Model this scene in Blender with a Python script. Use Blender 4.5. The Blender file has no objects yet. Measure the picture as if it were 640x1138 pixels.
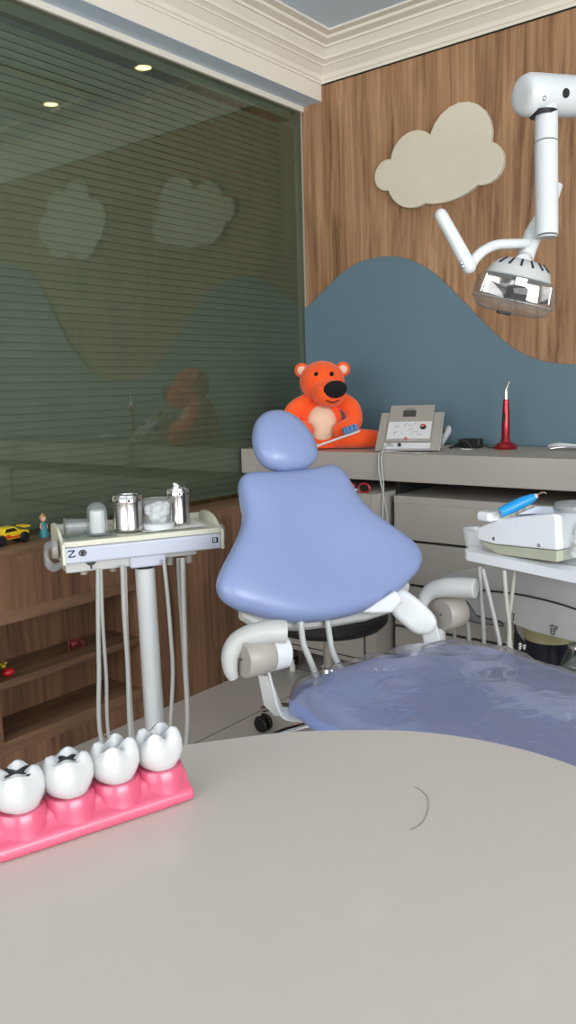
import bpy, bmesh, math, random
from math import sin, cos, pi, radians, sqrt, atan2, hypot
from mathutils import Vector as V3, Matrix
random.seed(7)
S = bpy.context.scene
C = bpy.data.collections.new('clinic'); S.collection.children.link(C)

# ------------------------------------------------------------------ camera
F, PIT, ROLL, YAW = 913.0, 0.150089, -0.0281755, 0.67546
CAM = V3((0, 0, 1.15))
FW = V3((-sin(YAW)*cos(PIT), cos(YAW)*cos(PIT), -sin(PIT)))
RT0 = V3((cos(YAW), sin(YAW), 0)); UP0 = RT0.cross(FW)
RT = cos(ROLL)*RT0 + sin(ROLL)*UP0; UP = -sin(ROLL)*RT0 + cos(ROLL)*UP0
def ray(x, y): return FW + RT*((x-320)/F) - UP*((y-569)/F)
def W(x, y, t): return CAM + ray(x, y)*t
def onz(x, y, z):
    d = ray(x, y); return CAM + d*((z-CAM.z)/d.z)
def onY(x, y, Y):
    d = ray(x, y); return CAM + d*((Y-CAM.y)/d.y)
def onX(x, y, X):
    d = ray(x, y); return CAM + d*((X-CAM.x)/d.x)
cd = bpy.data.cameras.new('camera'); cam = bpy.data.objects.new('camera', cd); C.objects.link(cam)
cd.sensor_fit = 'VERTICAL'; cd.sensor_height = 36; cd.lens = F/1138*36; cd.clip_start = .02
cam.matrix_world = Matrix((( RT.x, UP.x, -FW.x, CAM.x), (RT.y, UP.y, -FW.y, CAM.y), (RT.z, UP.z, -FW.z, CAM.z), (0,0,0,1)))
S.camera = cam

# ------------------------------------------------------------------ materials
def lin(c):
    return tuple(((v/255)/12.92 if v/255 <= .04045 else ((v/255+.055)/1.055)**2.4) for v in c) + (1,)
def newmat(name):
    m = bpy.data.materials.new(name); m.use_nodes = True
    nt = m.node_tree; return m, nt, nt.nodes, nt.links, nt.nodes['Principled BSDF']
def mat(name, c, rough=.5, metal=0, coat=0, vary=.04, scale=8, bump=0, bscale=200, emit=0, sheen=0, sss=0):
    m, nt, N, L, b = newmat(name)
    tc = N.new('ShaderNodeTexCoord')
    no = N.new('ShaderNodeTexNoise'); no.inputs['Scale'].default_value = scale; no.inputs['Detail'].default_value = 4
    L.new(tc.outputs['Object'], no.inputs['Vector'])
    cr = N.new('ShaderNodeValToRGB'); base = lin(c)
    cr.color_ramp.elements[0].position = .3; cr.color_ramp.elements[1].position = .7
    cr.color_ramp.elements[0].color = tuple(v*(1-vary) for v in base[:3])+(1,)
    cr.color_ramp.elements[1].color = tuple(min(1, v*(1+vary)) for v in base[:3])+(1,)
    L.new(no.outputs['Fac'], cr.inputs['Fac']); L.new(cr.outputs['Color'], b.inputs['Base Color'])
    b.inputs['Roughness'].default_value = rough; b.inputs['Metallic'].default_value = metal
    b.inputs['Coat Weight'].default_value = coat; b.inputs['Coat Roughness'].default_value = .12
    if sheen: b.inputs['Sheen Weight'].default_value = sheen
    if sss: b.inputs['Subsurface Weight'].default_value = sss; b.inputs['Subsurface Scale'].default_value = .01
    if emit:
        b.inputs['Emission Color'].default_value = base; b.inputs['Emission Strength'].default_value = emit
    if bump:
        n2 = N.new('ShaderNodeTexNoise'); n2.inputs['Scale'].default_value = bscale; L.new(tc.outputs['Object'], n2.inputs['Vector'])
        bp = N.new('ShaderNodeBump'); bp.inputs['Strength'].default_value = bump; bp.inputs['Distance'].default_value = .002
        L.new(n2.outputs['Fac'], bp.inputs['Height']); L.new(bp.outputs['Normal'], b.inputs['Normal'])
    return m
def wood(name, dark, mid, light, grain='z', rough=.55):
    m, nt, N, L, b = newmat(name)
    g = N.new('ShaderNodeNewGeometry')
    mp = N.new('ShaderNodeMapping'); L.new(g.outputs['Position'], mp.inputs['Vector'])
    k = {'z': (1, 1, .045), 'y': (1, .045, 1)}[grain]
    mp.inputs['Scale'].default_value = k
    n0 = N.new('ShaderNodeTexNoise'); n0.inputs['Scale'].default_value = 1.4; n0.inputs['Detail'].default_value = 2
    L.new(g.outputs['Position'], n0.inputs['Vector'])
    mx = N.new('ShaderNodeMix'); mx.data_type = 'VECTOR'; mx.inputs['Factor'].default_value = .05
    L.new(mp.outputs['Vector'], mx.inputs['A']); L.new(n0.outputs['Color'], mx.inputs['B'])
    n1 = N.new('ShaderNodeTexNoise'); n1.inputs['Scale'].default_value = 46; n1.inputs['Detail'].default_value = 5; n1.inputs['Roughness'].default_value = .6; n1.inputs['Distortion'].default_value = .5
    L.new(mx.outputs['Result'], n1.inputs['Vector'])
    n2 = N.new('ShaderNodeTexNoise'); n2.inputs['Scale'].default_value = 9; n2.inputs['Detail'].default_value = 3; n2.inputs['Distortion'].default_value = .8
    L.new(mx.outputs['Result'], n2.inputs['Vector'])
    md = N.new('ShaderNodeMix'); md.data_type = 'FLOAT'; md.inputs['Factor'].default_value = .36
    L.new(n1.outputs['Fac'], md.inputs['A']); L.new(n2.outputs['Fac'], md.inputs['B'])
    cr = N.new('ShaderNodeValToRGB'); e = cr.color_ramp.elements
    e[0].position = .36; e[0].color = lin(dark); e[1].position = .62; e[1].color = lin(light)
    q = e.new(.47); q.color = lin(mid)
    L.new(md.outputs['Result'], cr.inputs['Fac']); L.new(cr.outputs['Color'], b.inputs['Base Color'])
    b.inputs['Roughness'].default_value = rough
    bp = N.new('ShaderNodeBump'); bp.inputs['Strength'].default_value = .15; bp.inputs['Distance'].default_value = .001
    L.new(n1.outputs['Fac'], bp.inputs['Height']); L.new(bp.outputs['Normal'], b.inputs['Normal'])
    return m
def two_sided_fresnel(N, L, ior):
    fr = N.new('ShaderNodeFresnel'); g = N.new('ShaderNodeNewGeometry'); mr = N.new('ShaderNodeMapRange')
    mr.inputs['To Min'].default_value = ior; mr.inputs['To Max'].default_value = 1/ior
    L.new(g.outputs['Backfacing'], mr.inputs['Value']); L.new(mr.outputs['Result'], fr.inputs['IOR']); return fr
def clearmat(name, tint, ior=1.45, rough=.02, solid=0, solidc=(220, 220, 220), bump=0, bscale=20):
    """thin clear plastic / glass: see-through tint, fresnel reflection and a little scatter"""
    m, nt, N, L, b = newmat(name); N.remove(b)
    out = N['Material Output']
    tr = N.new('ShaderNodeBsdfTransparent'); tr.inputs['Color'].default_value = lin(tint)
    gl = N.new('ShaderNodeBsdfGlossy'); gl.inputs['Roughness'].default_value = rough
    df = N.new('ShaderNodeBsdfDiffuse'); df.inputs['Color'].default_value = lin(solidc)
    fr = two_sided_fresnel(N, L, ior)
    m1 = N.new('ShaderNodeMixShader'); m1.inputs['Fac'].default_value = solid
    L.new(tr.outputs[0], m1.inputs[1]); L.new(df.outputs[0], m1.inputs[2])
    m2 = N.new('ShaderNodeMixShader'); L.new(fr.outputs[0], m2.inputs['Fac'])
    L.new(m1.outputs[0], m2.inputs[1]); L.new(gl.outputs[0], m2.inputs[2]); L.new(m2.outputs[0], out.inputs['Surface'])
    if bump:
        tc = N.new('ShaderNodeTexCoord'); n2 = N.new('ShaderNodeTexNoise'); n2.inputs['Scale'].default_value = bscale; n2.inputs['Distortion'].default_value = 1
        L.new(tc.outputs['Object'], n2.inputs['Vector'])
        bp = N.new('ShaderNodeBump'); bp.inputs['Strength'].default_value = bump; bp.inputs['Distance'].default_value = .01
        L.new(n2.outputs['Fac'], bp.inputs['Height']); L.new(bp.outputs['Normal'], gl.inputs['Normal']); L.new(bp.outputs['Normal'], fr.inputs['Normal'])
    return m

M = {}
M['wood'] = wood('walnut_veneer', (104, 72, 47), (148, 109, 77), (180, 141, 105))
M['wood_shaded'] = wood('walnut_veneer_shaded', (80, 54, 38), (112, 80, 58), (138, 102, 75))  # same walnut, darkened in colour for the weaker light low on the left
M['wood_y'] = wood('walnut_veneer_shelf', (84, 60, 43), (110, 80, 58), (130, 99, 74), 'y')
M['blue_wall'] = mat('slate_blue_lacquer', (96, 121, 134), .5, vary=.03, scale=3)
M['cream'] = mat('cream_lacquer', (214, 207, 188), .5, vary=.02)
M['plaster'] = mat('cream_plaster', (228, 222, 210), .7, vary=.015)
M['ceil'] = mat('ceiling_paint', (200, 216, 230), .8, vary=.015)
M['wallpaint'] = mat('white_wall_paint', (226, 224, 218), .85, vary=.02)
M['taupe'] = mat('taupe_laminate', (167, 160, 152), .42, vary=.02)
M['dark'] = mat('black_recess', (24, 23, 23), .8)
M['blinds'] = mat('grey_green_slats', (168, 172, 160), .5)
M['table'] = mat('warm_white_laminate', (185, 175, 166), .42, vary=.015, scale=3, coat=.15)
M['vinyl'] = mat('periwinkle_vinyl', (128, 143, 182), .33, vary=.02, scale=5, bump=.05, bscale=500)
M['vinyl_seat'] = mat('periwinkle_vinyl_seat', (134, 150, 204), .34, vary=.03, scale=5)
M['film'] = clearmat('crinkled_clear_film', (240, 238, 238), 1.5, .10, .17, (196, 192, 198), .35, 14)
M['white'] = mat('white_enamel', (206, 209, 210), .28, coat=.3, vary=.01)
M['brightwhite'] = mat('bright_white_plastic', (232, 234, 236), .3, coat=.3, vary=.01)
M['offwhite'] = mat('ivory_plastic', (204, 202, 184), .4, vary=.02)
M['lilac'] = mat('pale_grey_plastic', (184, 188, 203), .38, vary=.01)
M['grey'] = mat('grey_plastic', (158, 152, 144), .4, vary=.02)
M['lgrey'] = mat('light_grey_plastic', (180, 181, 178), .38, vary=.015)
M['unit'] = mat('dental_unit_shell', (190, 190, 190), .4, vary=.02)
M['olive'] = mat('olive_grey_plastic', (172, 174, 152), .45)
M['hose'] = mat('grey_silicone_hose', (158, 158, 154), .5)
M['hose2'] = mat('ivory_silicone_hose', (166, 166, 154), .5)
M['steel'] = mat('brushed_steel', (200, 196, 192), .18, metal=1, vary=.05)
M['chrome'] = mat('chrome', (225, 225, 228), .06, metal=1, vary=.02)
M['black'] = mat('black_plastic', (22, 22, 24), .4)
M['blackfab'] = mat('black_upholstery', (18, 18, 20), .6, bump=.2)
M['clear'] = clearmat('clear_plastic', (240, 244, 246), 1.42, .03, .08)
M['frost'] = clearmat('cloudy_plastic', (226, 230, 230), 1.4, .12, .16, (225, 228, 230))
M['cupclear'] = clearmat('hazy_clear_plastic', (232, 236, 238), 1.42, .06, .2)
M['shield'] = clearmat('lamp_shield_polycarbonate', (240, 243, 245), 1.35, .03, .05)
M['bottle'] = clearmat('clear_bottle_glass', (226, 234, 228), 1.6, .02, .04)
M['cotton'] = mat('white_cotton', (240, 240, 238), .95, bump=.9, bscale=90)
M['paper'] = mat('white_paper', (232, 230, 224), .8, bump=.3, bscale=60)
M['plush'] = mat('orange_plush', (255, 88, 22), .9, vary=.08, scale=30, bump=.5, bscale=260, sheen=.3)
M['plush_cream'] = mat('cream_plush', (236, 200, 170), .9, vary=.05, scale=30, bump=.5, bscale=260, sheen=.3)
M['felt'] = mat('black_felt', (10, 9, 9), .95, bump=.4)
M['bristle'] = mat('blue_bristles', (92, 128, 176), .7, bump=.9, bscale=400)
M['panelgrey'] = mat('device_panel_grey', (150, 146, 140), .35, vary=.02)
M['panelwhite'] = mat('device_panel_white', (205, 206, 210), .4, vary=.02)
M['lcd'] = mat('lcd_glass', (58, 60, 56), .15)
M['red'] = mat('red_lacquer', (170, 12, 26), .2, coat=.5)
M['redmetal'] = mat('red_anodised_metal', (150, 14, 34), .25, metal=.6, coat=.4)
M['blue'] = mat('bright_blue_plastic', (20, 140, 205), .35)
M['copper'] = mat('dull_metal_tip', (150, 120, 105), .3, metal=1)
M['pink'] = mat('pink_gum_resin', (196, 80, 108), .32, coat=.4, vary=.03, sss=.15)
M['tooth'] = mat('glossy_white_resin', (186, 187, 187), .16, coat=.7, vary=.01)
M['decay'] = mat('black_decay', (20, 20, 30), .35)
M['yellow'] = mat('yellow_toy_plastic', (232, 196, 24), .3, coat=.3)
M['orange'] = mat('orange_flame_print', (216, 74, 20), .3, coat=.3)
M['teal'] = mat('teal_doll_dress', (44, 140, 150), .35, vary=.2, scale=200)
M['skin'] = mat('doll_skin', (232, 186, 158), .4)
M['hair'] = mat('doll_hair', (176, 138, 92), .5)
M['toyred'] = mat('red_glossy_toy', (196, 20, 26), .2, coat=.5)
M['toygold'] = mat('gold_toy', (170, 140, 50), .3, metal=.5)
M['toydark'] = mat('maroon_translucent_toy', (120, 40, 44), .3)
M['navy'] = mat('navy_bin_plastic', (24, 28, 48), .4)
M['bag'] = mat('pale_yellow_bag', (200, 196, 150), .6, bump=.5)
M['ink'] = mat('dark_printed_ink', (36, 38, 42), .5)
M['floor'] = None
def floor_mat():
    m, nt, N, L, b = newmat('polished_porcelain_tile')
    g = N.new('ShaderNodeNewGeometry'); mp = N.new('ShaderNodeMapping'); L.new(g.outputs['Position'], mp.inputs['Vector'])
    mp.inputs['Location'].default_value = (.06, .14, 0)
    br = N.new('ShaderNodeTexBrick'); br.offset = 0; br.inputs['Scale'].default_value = 1
    br.inputs['Color1'].default_value = lin((196, 190, 184)); br.inputs['Color2'].default_value = lin((200, 194, 187)); br.inputs['Mortar'].default_value = lin((120, 114, 108))
    br.inputs['Mortar Size'].default_value = .003; br.inputs['Brick Width'].default_value = .9; br.inputs['Row Height'].default_value = .9
    L.new(mp.outputs[0], br.inputs['Vector']); L.new(br.outputs['Color'], b.inputs['Base Color'])
    b.inputs['Roughness'].default_value = .22; return m
M['floor'] = floor_mat()
def pane_mat():
    m, nt, N, L, b = newmat('grey_tinted_glass'); N.remove(b); out = N['Material Output']
    tr = N.new('ShaderNodeBsdfTransparent'); tr.inputs['Color'].default_value = lin((217, 222, 215))
    gl = N.new('ShaderNodeBsdfGlossy'); gl.inputs['Roughness'].default_value = .006; gl.inputs['Color'].default_value = lin((215, 218, 212))
    fr = two_sided_fresnel(N, L, 1.75)
    mx = N.new('ShaderNodeMixShader'); L.new(fr.outputs[0], mx.inputs['Fac']); L.new(tr.outputs[0], mx.inputs[1]); L.new(gl.outputs[0], mx.inputs[2])
    L.new(mx.outputs[0], out.inputs['Surface']); return m
M['pane'] = pane_mat()

# ------------------------------------------------------------------ object helpers
WO = {}
def link(o, parent, origin):
    C.objects.link(o)
    if parent is not None:
        o.parent = parent; o.location = origin - WO[parent.name]
    else: o.location = origin
    WO[o.name] = origin
def empty(name, loc, label, cat, group=None):
    o = bpy.data.objects.new(name, None); o.empty_display_size = .05; link(o, None, V3(loc)); tag(o, label, cat, group); return o
def tag(o, label=None, cat=None, group=None, kind=None):
    if label: o['label'] = label
    if cat: o['category'] = cat
    if group: o['group'] = group
    if kind: o['kind'] = kind
    return o
def obj(name, bm, m, parent=None, smooth=True, bevel=0, sub=0, label=None, cat=None, group=None, kind=None, angle=40):
    bmesh.ops.recalc_face_normals(bm, faces=bm.faces[:])
    xs = [v.co for v in bm.verts]
    o0 = V3(((min(c.x for c in xs)+max(c.x for c in xs))/2, (min(c.y for c in xs)+max(c.y for c in xs))/2, min(c.z for c in xs)))
    for v in bm.verts: v.co -= o0
    me = bpy.data.meshes.new(name); bm.to_mesh(me); bm.free()
    mm = m if isinstance(m, list) else [m]
    for k in mm: me.materials.append(M[k])
    if smooth:
        for p in me.polygons: p.use_smooth = True
        if not sub: me.set_sharp_from_angle(angle=radians(angle))
    o = bpy.data.objects.new(name, me); link(o, parent, o0)
    if bevel:
        b = o.modifiers.new('bevel', 'BEVEL'); b.width = bevel; b.segments = 3; b.limit_method = 'ANGLE'; b.angle_limit = radians(35)
        b.harden_normals = False
    if sub:
        s = o.modifiers.new('sub', 'SUBSURF'); s.levels = sub; s.render_levels = sub
    tag(o, label, cat, group, kind); return o
def B(): return bmesh.new()
def box(bm, lo, hi):
    lo, hi = V3(lo), V3(hi)
    r = bmesh.ops.create_cube(bm, size=1)
    for v in r['verts']:
        v.co = V3(((lo.x+hi.x)/2+v.co.x*(hi.x-lo.x), (lo.y+hi.y)/2+v.co.y*(hi.y-lo.y), (lo.z+hi.z)/2+v.co.z*(hi.z-lo.z)))
    return bm
def fbox(bm, o, ex, ey, ez, lo, hi):
    """box in a local frame (o, ex, ey, ez)"""
    r = bmesh.ops.create_cube(bm, size=1); lo, hi = V3(lo), V3(hi)
    for v in r['verts']:
        q = [(lo[i]+hi[i])/2+v.co[i]*(hi[i]-lo[i]) for i in range(3)]
        v.co = o+ex*q[0]+ey*q[1]+ez*q[2]
    return bm
def cat_rom(P, n=6, closed=False):
    P = [V3(p) for p in P]; out = []; m = len(P)
    rng = range(m) if closed else range(m-1)
    for i in rng:
        g = (lambda k: P[k % m]) if closed else (lambda k: P[max(0, min(m-1, k))])
        a, b, c, d = g(i-1), g(i), g(i+1), g(i+2)
        for j in range(n):
            t = j/n
            out.append(.5*((2*b)+(-a+c)*t+(2*a-5*b+4*c-d)*t*t+(-a+3*b-3*c+d)*t**3))
    if not closed: out.append(P[-1])
    return out
def tube(bm, P, r, seg=12, n=6, flat=1, flatdir=None, cap=True, round_end=False):
    """swept tube through points; r number or per-point list; flat squashes along flatdir"""
    P = [V3(p) for p in P]
    rl = r if isinstance(r, (list, tuple)) else [r]*len(P)
    if len(P) > 2 and n > 1:
        Q = cat_rom(P, n); R = []
        for i in range(len(P)-1):
            for j in range(n): R.append(rl[i]+(rl[i+1]-rl[i])*j/n)
        R.append(rl[-1])
    else: Q, R = P, list(rl)
    if round_end:
        for end in (0, 1):
            p, q, rr = (Q[0], Q[1], R[0]) if not end else (Q[-1], Q[-2], R[-1])
            d = (p-q).normalized(); ex = [(p+d*rr*sin(a), rr*cos(a)) for a in (.4, .8, 1.15, 1.45)]
            if end: Q += [e[0] for e in ex]; R += [e[1] for e in ex]
            else: Q = [e[0] for e in ex[::-1]]+Q; R = [e[1] for e in ex[::-1]]+R
    rings = []; up = None
    for i, p in enumerate(Q):
        t = (Q[min(i+1, len(Q)-1)]-Q[max(i-1, 0)]).normalized()
        if up is None:
            ref = V3(flatdir) if flatdir is not None else (V3((0, 0, 1)) if abs(t.z) < .9 else V3((1, 0, 0)))
            up = (ref-t*ref.dot(t)).normalized()
        else: up = (up-t*up.dot(t)).normalized()
        if flatdir is not None:
            f = V3(flatdir); f = f-t*f.dot(t)
            if f.length > .2: up = f.normalized()
        s = t.cross(up)
        rings.append([bm.verts.new(p+up*(R[i]*flat*cos(2*pi*k/seg))+s*(R[i]*sin(2*pi*k/seg))) for k in range(seg)])
    for a, b in zip(rings, rings[1:]):
        for k in range(seg): bm.faces.new((a[k], a[(k+1) % seg], b[(k+1) % seg], b[k]))
    if cap:
        bm.faces.new(rings[0][::-1]); bm.faces.new(rings[-1])
    return bm
def lathe(bm, prof, o, axis=(0, 0, 1), seg=32, sx=1, sy=1, xdir=None, caps=True):
    """prof: list of (radius, height)"""
    az = V3(axis).normalized()
    ax = V3(xdir) if xdir is not None else (V3((1, 0, 0)) if abs(az.x) < .9 else V3((0, 1, 0)))
    ax = (ax-az*ax.dot(az)).normalized(); ay = az.cross(ax); o = V3(o); rings = []
    for r, h in prof:
        if r < 1e-6: rings.append([bm.verts.new(o+az*h)])
        else: rings.append([bm.verts.new(o+az*h+ax*(r*sx*cos(2*pi*k/seg))+ay*(r*sy*sin(2*pi*k/seg))) for k in range(seg)])
    for a, b in zip(rings, rings[1:]):
        for k in range(seg):
            k2 = (k+1) % seg
            if len(a) == 1 and len(b) == 1: continue
            if len(a) == 1: bm.faces.new((a[0], b[k], b[k2]))
            elif len(b) == 1: bm.faces.new((a[k], a[k2], b[0]))
            else: bm.faces.new((a[k], a[k2], b[k2], b[k]))
    for ring in (rings[0], rings[-1]) if caps else ():
        if len(ring) > 2: bm.faces.new(ring)
    return bm
def sphere(bm, c, rx, ry=None, rz=None, seg=24, ex=None, ey=None, ez=None):
    ry = ry or rx; rz = rz or rx; c = V3(c)
    ex = V3(ex or (1, 0, 0)); ey = V3(ey or (0, 1, 0)); ez = V3(ez or (0, 0, 1))
    r = bmesh.ops.create_uvsphere(bm, u_segments=seg, v_segments=seg*2//3, radius=1)
    for v in r['verts']: v.co = c+ex*(v.co.x*rx)+ey*(v.co.y*ry)+ez*(v.co.z*rz)
    return bm
def prism(bm, pts, thick):
    """pts: 3-D outline; thick: extrusion vector"""
    a = [bm.verts.new(V3(p)) for p in pts]; b = [bm.verts.new(V3(p)+V3(thick)) for p in pts]
    n = len(a); bm.faces.new(a); bm.faces.new(b[::-1])
    for i in range(n): bm.faces.new((a[i], b[i], b[(i+1) % n], a[(i+1) % n]))
    return bm
def pillow(bm, out2, o, eu, ev, en, T, cu, cv, k=2.6, back=1.0, lift=None):
    """cushion from a closed outline (u,v); T half thickness; domed both sides"""
    S_ = [1, .992, .975, .95, .91, .85, .76, .64, .5, .34, .18]
    n = len(out2)
    def ring(s, h, side):
        R_ = []
        for (u, v) in out2:
            uu, vv = cu+(u-cu)*s, cv+(v-cv)*s
            z = h*side*(1 if side > 0 else back)
            if lift: z += lift(uu, vv, side)
            R_.append(bm.verts.new(o+eu*uu+ev*vv+en*z))
        return R_
    mid = ring(1, 0, 1)
    for side in (1, -1):
        prev = mid
        for s in S_[1:]:
            h = T*(1-s**(k*3))**(1/2.2)
            r = ring(s, h, side)
            for i in range(n): bm.faces.new((prev[i], prev[(i+1) % n], r[(i+1) % n], r[i]))
            prev = r
        z = T*side*(1 if side > 0 else back)
        if lift: z += lift(cu, cv, side)
        c = bm.verts.new(o+eu*cu+ev*cv+en*z)
        for i in range(n): bm.faces.new((prev[i], prev[(i+1) % n], c))
    return bm
X_, Y_, Z_ = V3((1, 0, 0)), V3((0, 1, 0)), V3((0, 0, 1))
def stroke(bm, pts, r):
    for a_, b_ in zip(pts, pts[1:]): tube(bm, [a_, b_], r, 6, 1)
    return bm

# ================================================================== THE ROOM
XG, XF, YB, ZC = -2.33, -2.17, 3.084, 2.577
XR, YR = 2.6, -2.6
ob = obj('floor', box(B(), (-3.4, YR-.1, -.08), (XR+.1, YB+.1, 0)), 'floor', kind='structure', smooth=False)
obj('ceiling', box(B(), (-3.4, YR-.1, ZC), (XR+.1, YB+.1, ZC+.08)), 'ceil', kind='structure', smooth=False)
obj('wall_back', box(B(), (-3.4, YB, 0), (XR+.1, YB+.1, ZC)), 'wood', kind='structure', smooth=False)
# right wall and rear wall with window openings
def holed(bm, lo, hi, hl, hh, ax):
    """wall box with a rectangular hole; ax: in-plane horizontal axis index"""
    def bx(a0, a1, z0, z1):
        l, h = list(lo), list(hi); l[ax], h[ax], l[2], h[2] = a0, a1, z0, z1; box(bm, l, h)
    bx(lo[ax], hl[0], lo[2], hi[2]); bx(hh[0], hi[ax], lo[2], hi[2]); bx(hl[0], hh[0], lo[2], hl[1]); bx(hl[0], hh[0], hh[1], hi[2])
    return bm
obj('wall_right', holed(B(), (XR, YR-.1, 0), (XR+.1, YB, ZC), (-1.4, .8), (1.6, 2.3), 1), 'wallpaint', kind='structure', smooth=False)
obj('wall_rear', holed(B(), (-3.4, YR-.1, 0), (XR, YR, ZC), (-2.0, .7), (1.6, 2.35), 0), 'wallpaint', kind='structure', smooth=False)
obj('wall_corridor', box(B(), (-3.4, YR, 0), (-3.3, YB, ZC)), 'taupe', kind='structure', smooth=False)
def window(name, pts, thick):
    """frame ring + mullion"""
    pass
bm = B()
for y in (-1.4, .1, 1.56): box(bm, (XR+.03, y, .8), (XR+.07, y+.04, 2.3))
for z in (.8, 2.26): box(bm, (XR+.031, -1.4, z), (XR+.069, 1.6, z+.04))
w1 = obj('window_1', bm, 'white', kind='structure', smooth=False)
obj('window_pane', box(B(), (XR+.045, -1.36, .84), (XR+.055, 1.56, 2.26)), 'clear', w1, smooth=False)
bm = B()
for x in (-2.0, -.2, 1.56): box(bm, (x, YR-.07, .7), (x+.04, YR-.03, 2.35))
for z in (.7, 2.31): box(bm, (-2.0, YR-.069, z), (1.6, YR-.031, z+.04))
w2 = obj('window_2', bm, 'white', kind='structure', smooth=False)
obj('window_pane', box(B(), (-1.96, YR-.055, .74), (1.56, YR-.045, 2.31)), 'clear', w2, smooth=False)

# soffit beam above the glass, with the thin head rail
obj('trim_1', box(B(), (XG-.12, YR, 2.375), (-2.22, YB, ZC)), 'plaster', kind='structure', smooth=False, bevel=.0)
obj('trim_shade_tint', box(B(), (XG+.0125, YR, 2.3735), (-2.2205, YB-.0005, 2.3749)), 'ceil', kind='structure', smooth=False)  # added sheet: bluish shade of the soffit underside put in as paint colour
obj('trim_2', box(B(), (XG-.03, YR, 2.352), (XG+.012, YB, 2.3749)), 'plaster', kind='structure', smooth=False)
# crown moulding: profile (projection, height) above z0
prof = [(0, 0), (.006, 0), (.006, .010), (.012, .014), (.014, .030), (.040, .052), (.046, .052), (.048, .058), (.062, .066), (.068, .066), (.070, .076),
        (.090, .098), (.098, .099), (.100, .108), (.128, .114), (.132, .116), (.134, .125), (.165, .127), (.165, .135), (0, .135)]
z0 = 2.442
bm = B()
xa = -2.22
A = [bm.verts.new((xa+p, YR, z0+h)) for p, h in prof]
Bv = [bm.verts.new((xa+p, YB-p, z0+h)) for p, h in prof]
Cv = [bm.verts.new((XR, YB-p, z0+h)) for p, h in prof]
for P_, Q_ in ((A, Bv), (Bv, Cv)):
    for i in range(len(prof)-1): bm.faces.new((P_[i], P_[i+1], Q_[i+1], Q_[i]))
bm.faces.new(A); bm.faces.new(Cv[::-1])
obj('trim_3', bm, 'plaster', kind='structure', smooth=False)
# thin raised ceiling mouldings (seen mirrored in the glass)
bm = B(); box(bm, (-1.335, -2.2, ZC-.014), (-1.305, 2.76, ZC)); box(bm, (-1.335, 2.73, ZC-.014), (2.3, 2.76, ZC-.0005))
obj('trim_4', bm, 'plaster', kind='structure', smooth=False)
# thin shadow joint strip along the top of the veneer
obj('trim_5', box(B(), (-2.215, YB-.004, 2.437), (XR, YB, 2.4418)), 'dark', kind='structure', smooth=False)

# glass partition
wg = obj('window_3', box(B(), (XG-.12, YB-.010, .70), (XG+.002, YB-.0005, 2.352)), 'blinds', kind='structure', smooth=False)
pn = obj('window_pane', box(B(), (XG-.006, YR+.02, .693), (XG, YB-.0105, 2.352)), 'pane', wg, smooth=False)
# venetian blind behind the glass
bm = B(); z = .72; ca, sa = cos(radians(68)), sin(radians(68))
while z < 2.30:
    c = V3((XG-.030, 0, z)); ex = V3((-ca, 0, sa)); en = V3((sa, 0, ca))
    fbox(bm, c, ex, Y_, en, (-.0135, YR+.1, -.0006), (.0135, YB-.022, .0006)); z += .0255
bl = empty('venetian_blind', (XG-.07, 1, .7), 'grey green horizontal venetian blind behind the dark glass partition', 'blind')
obj('slats', bm, 'blinds', bl, smooth=False)
obj('head_rail', box(B(), (XG-.05, YR+.1, 2.312), (XG-.015, YB-.06, 2.345)), 'blinds', bl, smooth=False)

# wavy blue wall panel
def seg2(P, n=5): return [(p.x, p.z) for p in cat_rom([V3((a, 0, b)) for a, b in P], n)]
wave = seg2([(-2.328, 1.505), (-2.29, 1.522), (-2.213, 1.578), (-2.114, 1.641), (-2.019, 1.677), (-1.928, 1.686), (-1.853, 1.68), (-1.776, 1.658), (-1.692, 1.611), (-1.631, 1.56),
             (-1.551, 1.485), (-1.454, 1.387), (-1.36, 1.302), (-1.286, 1.254), (-1.215, 1.226), (-1.146, 1.212), (-1.06, 1.204), (-.975, 1.205), (-.88, 1.225), (-.80, 1.262), (-.72, 1.32), (-.60, 1.43),
             (-.50, 1.57), (-.42, 1.69), (-.30, 1.84), (-.18, 1.92), (.0, 1.97), (.2, 1.965), (.4, 1.88), (.6, 1.73), (.8, 1.55), (1.0, 1.40), (1.25, 1.3), (1.6, 1.25), (2.0, 1.3), (2.59, 1.45)])
pts = [V3((x, YB-.018, z)) for x, z in wave]+[V3((2.59, YB-.018, .901)), V3((-2.328, YB-.018, .901))]
obj('wave_panel', prism(B(), pts, (0, .0175, 0)), 'blue_wall', None, smooth=False, bevel=.002, label='slate blue wall panel with wavy top edge above the taupe countertop', cat='wall panel')
def cloud(pts2, label):
    P = [V3((a, YB-.026, b)) for a, b in pts2]
    obj('cloud_panel', prism(B(), P, (0, .0255, 0)), 'cream', None, smooth=False, bevel=.003, label=label, cat='wall decoration', group='cream cloud panels on the wood wall')
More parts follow.
